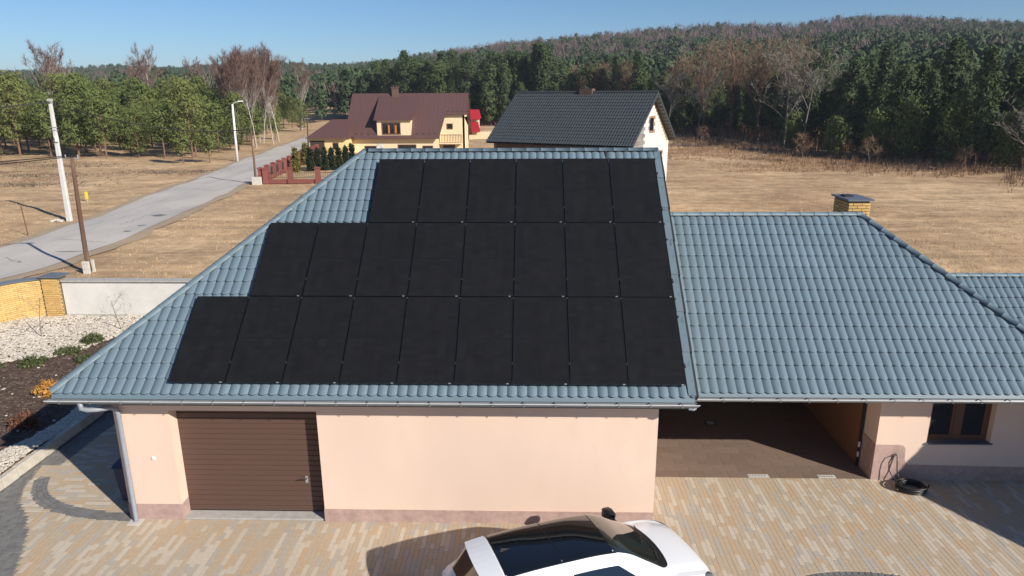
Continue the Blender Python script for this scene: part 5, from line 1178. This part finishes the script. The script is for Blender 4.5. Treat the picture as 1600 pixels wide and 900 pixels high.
# --- thuja hedge and garden
def thuja(seed, h, w_, m):
    r = np.random.default_rng(seed); cen = []; tm = MB().tube([(0, 0, -.1), (0, 0, h*.8)], [.05, .02], 5, False)
    for k in range(120): f = r.uniform(0, 1); a = r.uniform(0, 6.28); q = w_*(1-f)**.6*r.uniform(.5, 1); cen.append((q*math.cos(a), q*math.sin(a), .1+f*h*.93))
    V, F = leafcloud(r, np.array(cen), 10, .1, .3, .16, 1.2, 1.2); return tree_proto('thuja', tm, V, F, M['bark'], m)
th = [thuja(140, 2.3, .30, M['thuja']), thuja(141, 2.3, .28, M['thuja']), thuja(142, 2.5, .5, M['thujaY'])]
tree_set(th, [(-31.79, 72.15, 1.10, 2), (-33.12, 80.11, 1.10, 2), (-30.19, 72.85, 1.15, 0), (-29.53, 73.58, 1.15, 1), (-28.87, 74.32, 1.15, 0), (-28.19, 75.07, 1.15, 1), (-27.50, 75.84, 1.15, 0), (-27.01, 77.43, 1.15, 1), (-26.80, 79.94, 1.15, 0)],
   lambda i, x, y: ['broad olive thuja at the near left end of the hedge', 'olive thuja behind the broad one in the hedge', *['slim dark thuja, %s of the dark hedge row from the left' % q for q in ORD[:7]]][i], 'thujas in the hedge', 'thuja')
# --- shrubs of the planting bed
def cushion(seed, rad, h, m, nm='low_shrub'):
    r = np.random.default_rng(seed); cen = [(rad*q*math.cos(a), rad*q*math.sin(a), h*(1-q*q)*r.uniform(.3, 1)) for q, a in zip(np.sqrt(r.uniform(0, 1, 46)), r.uniform(0, 6.28, 46))]
    V, F = leafcloud(r, np.array(cen), 16, .07, .13, .045, .6, .8); tm = MB()
    for k in range(6): a = k*1.05; tm.tube([(0, 0, -.03), (rad*.6*math.cos(a), rad*.6*math.sin(a), h*.6)], [.014, .005], 4, False)
    return tree_proto(nm, tm, V, F, M['barkg'], m)
M['shg'] = mat('evergreen_shrub', (.085, .105, .035), .8, .1, 1, rand='island', randv=.4, trans=.1); M['sho'] = mat('orange_shrub', (.48, .24, .05), .85, .1, 1, rand='island', randv=.35, trans=.1); M['shr'] = mat('russet_shrub', (.13, .055, .03), .85, .1, 1, rand='island', randv=.35)
for (x, y, rad, h, m, lab) in [(-19.1, 10.75, .33, .55, 'shg', 'small green conifer nearest the white wall in the bed'), (-19.35, 9.75, .42, .2, 'shg', 'low spreading green shrub at the gravel edge'), (-19.75, 8.55, .4, .3, 'shg', 'rounded green shrub in the middle of the mulch bed'), (-18.3, 9.0, .25, .16, 'shg', 'tiny green shrub close to the roof corner'), (-20.9, 8.1, .35, .3, 'shg', 'green shrub at the left picture edge'), (-17.75, 6.35, .42, .42, 'sho', 'golden orange shrub beside the roof corner'), (-16.85, 4.05, .32, .5, 'shr', 'dark russet shrub in the garage shadow'), (-20.0, 6.3, .3, .2, 'shg', 'small green tuft at the left edge of the mulch')]:
    o = cushion(int(abs(x*y)*10), rad*.85, h*.85, M[m]); COL.objects.link(o); o.location = (x, y, float(bedz(x, y))); tag(o, lab, 'shrub')
for i, (x, y, h, lab) in enumerate([(-21.4, 11.3, 1.9, 'thin bare sapling in the gravel before the yellow brick wall'), (-18.9, 12.3, 1.6, 'thin bare sapling before the white wall near the roof')]):
    tm, V, F = bare_data(150+i, h, .4, 3, 6, .6, .3, .012, 2, .022); o = tree_proto('sapling', tm, V, F, M['barkg'], M['twigg']); COL.objects.link(o); o.location = (x, y, float(bedz(x, y))); tag(o, lab, 'sapling')
# --- far wooded hills: one mass
def lowtree(seed, kind):
    r = np.random.default_rng(seed)
    if kind == 'pine':
        cen = [(1.9*(1.05-f)*math.cos(a)*q, 1.9*(1.05-f)*math.sin(a)*q, 4+9.5*f) for f, a, q in zip(np.linspace(0, 1, 22), r.uniform(0, 6.28, 22), r.uniform(.4, 1, 22))]
        V, F = leafcloud(r, np.array(cen), 6, .75, 1.7, 1.0, .3, axis=.4, rnd=.4); t, g = leafcloud(r, np.array([(0, 0, 2.)]), 2, .1, 6, .3, 9)
    else:
        cen = [(2.3*q*math.cos(a), 2.3*q*math.sin(a), 4.5+8*f) for f, a, q in zip(r.uniform(0, 1, 16), r.uniform(0, 6.28, 16), np.sqrt(r.uniform(0, 1, 16)))]
        V, F = leafcloud(r, np.array(cen), 7, .9, 2.4, .30, 1.6, .9); t, g = leafcloud(r, np.array([(0, 0, .3)]), 3, .2, 11, .3, 12)
    return np.concatenate([V, t]), np.concatenate([F, g+len(V)])
N_ = 15000; pxs = rng.uniform(-160, 1760, N_); D_ = np.interp(pxs, [560, 760], [900, 640]); d0_ = np.interp(pxs, [400, 520, 980, 1060, 1600], [200, 225, 215, 190, 128])
dd = np.sqrt(rng.uniform(0, 1, N_)*(D_**2-d0_**2)+d0_**2); hx_ = (pxs-800)/1085-.0283; FX = -3.08+hx_*dd; FY = dd-12.76; FZ = height(FX, FY)
tt = (dd-d0_)/(D_-d0_); nz = np.sin(FX*.019+2)*np.sin(FY*.023)+.6*np.sin(FX*.047+FY*.031); right = pxs > 680
pb = np.where(right, np.clip(.32+1.5*(tt-.35)+.45*nz, .06, .85), np.clip(.2+.25*nz, .05, .6)); bare = rng.random(N_) < pb
M['farP'] = mat('far_pine', (.058, .085, .040), .85, .1, .05, rand='island', randv=.22, spec=.1); M['farB'] = mat('far_bare_wood', (.165, .122, .11), .95, .1, .05, rand='island', randv=.15, spec=.1)
for nm, mask, kind, mt in (('hill_conifers', ~bare, 'pine', M['farP']), ('hill_bare_trees', bare, 'bare', M['farB'])):
    ix = np.where(mask)[0]; Vs, Fs = [], []; nb = 0
    for k in range(4):
        q = ix[k::4]; bv, bf = lowtree(200+k, kind); n = len(q); s = rng.uniform(.7, 1.2, n)*np.where(dd[q] < 320, 1.0, 1.0); a = rng.uniform(0, 6.28, n); c, si = np.cos(a)[:, None], np.sin(a)[:, None]
        X = bv[None, :, 0]*s[:, None]; Y = bv[None, :, 1]*s[:, None]
        V = np.stack([X*c-Y*si+FX[q][:, None], X*si+Y*c+FY[q][:, None], bv[None, :, 2]*s[:, None]+FZ[q][:, None]-.4], -1).reshape(-1, 3)
        Vs.append(V); Fs.append((bf[None]+(np.arange(n)*len(bv))[:, None, None]).reshape(-1, 3)+nb); nb += len(V)
    tag(link(nm, fast_mesh(nm, np.concatenate(Vs), np.concatenate(Fs), mt)), 'distant %s covering the hills' % ('dark conifers' if kind == 'pine' else 'leafless brown woodland'), None, kind='stuff')
# --- dry brush along the forest foot and grass tufts
def tufts(name, pts, hmin, hmax, wd, per, m, lean=.5):
    P = np.array(pts); n = len(P); C = np.repeat(P, per, 0) + rng.normal(0, .12, (n*per, 3))*np.array([1, 1, 0]); D = rng.normal(0, lean, (n*per, 3)); D[:, 2] = 1; D /= np.linalg.norm(D, axis=1)[:, None]
    a = rng.uniform(0, 6.28, n*per); S = np.stack([np.cos(a), np.sin(a), np.zeros(n*per)], -1); V, F = tris_to_arrays(C, D, S, rng.uniform(hmin, hmax, n*per), np.full(n*per, wd))
    tag(link(name, fast_mesh(name, V, F, m)), kind='stuff')
pts = []
for _ in range(5200):
    x, y = samp(); q = rng.uniform(0, 1); x -= 0; e = edge_d(x, y)
    pts.append((x, y, gz(x, y)-.1))
tufts('dry_brush', pts, .8, 3.2, .09, 5, M['brush'], .3)
pts = []
for _ in range(2600):
    k = rng.integers(6, len(edge)-1); t = rng.random(); x = ex[k]+(ex[k+1]-ex[k])*t; y = ey[k]+(ey[k+1]-ey[k])*t; q = abs(rng.normal(0, 7)); vx, vy = ex[k+1]-ex[k], ey[k+1]-ey[k]; l = math.hypot(vx, vy); x += vy/l*q; y -= vx/l*q; pts.append((x, y, gz(x, y)-.05))
tufts('tall_dry_grass', pts, .4, 1.3, .06, 5, M['brush'], .35)
M['rgrass'] = mat('reddish_dry_grass', (.33, .21, .125), .95, .1, 1, rand='island', randv=.4, spec=.1)
pts = []
while len(pts) < 15000:
    k = rng.integers(4, len(edge)-1); t = rng.random(); x = ex[k]+(ex[k+1]-ex[k])*t; y = ey[k]+(ey[k+1]-ey[k])*t; q = rng.uniform(0, 30); vx, vy = ex[k+1]-ex[k], ey[k+1]-ey[k]; l = math.hypot(vx, vy); x += vy/l*q; y -= vx/l*q
    if y > 70 and math.sin(x*.2+.5)*math.sin(y*.17)+.4*math.sin(x*.6+y*.4) > rng.uniform(-1, .7): pts.append((x, y, gz(x, y)-.03))
tufts('reddish_grass', pts, .15, .5, .05, 4, M['rgrass'], .6)
M['straw'] = mat('dry_grass_blades', (.54, .39, .235), .95, .1, 1, rand='island', randv=.35, spec=.1)
pts = []
def on_road(x, y): return np.interp(y, [r[1] for r in rl], [r[0] for r in rl])-1.0 < x < np.interp(y, [r[1] for r in rr], [r[0] for r in rr])+1.0
while len(pts) < 17000:
    y = 14.5+abs(rng.normal(0, 34)); px = rng.uniform(-60, 1700); x = -3.08+((px-800)/1085-.0283)*(y+12.76)
    if on_road(x, y) or (-35 < x < -12 and 95 < y < 112): continue
    if math.sin(x*.35+1)*math.sin(y*.3)+.5*math.sin(x*.9+y*.7) < rng.uniform(-1.2, .9): continue
    pts.append((x, y, gz(x, y)-.02))
tufts('dry_grass', pts, .05, .19, .035, 4, M['straw'], .8)
M['heath'] = mat('dark_heather', (.13, .095, .07), .95, .1, 1, rand='island', randv=.4)
pts = []
while len(pts) < 1800:
    c = [(-66, 80), (-60, 68), (-72, 72), (-56, 60), (-47, 72), (-78, 84)][rng.integers(6)]; x, y = c[0]+rng.normal(0, 4), c[1]+rng.normal(0, 1.6); pts.append((x, y, gz(x, y)-.02))
tufts('dark_heather', pts, .1, .38, .07, 4, M['heath'], .7)

# ---------------------------------------------------------------- air
hm = bpy.data.materials.new('haze_air'); hm.use_nodes = True; t_ = hm.node_tree; t_.nodes.clear(); ho = t_.nodes.new('ShaderNodeOutputMaterial'); hv = t_.nodes.new('ShaderNodeVolumePrincipled')
hv.inputs['Color'].default_value = (.80, .88, 1.0, 1); hv.inputs['Density'].default_value = .00022; hv.inputs['Anisotropy'].default_value = .2; t_.links.new(hv.outputs[0], ho.inputs['Volume'])
zmin, zmax = float(GZ.min()), float(GZ.max())
hz_ = MB().box(-1510, 1710, -310, 1910, zmin-1.5, zmax+25).build('haze', hm); tag(hz_, 'thin blue air haze over the fields and hills', None, kind='stuff')
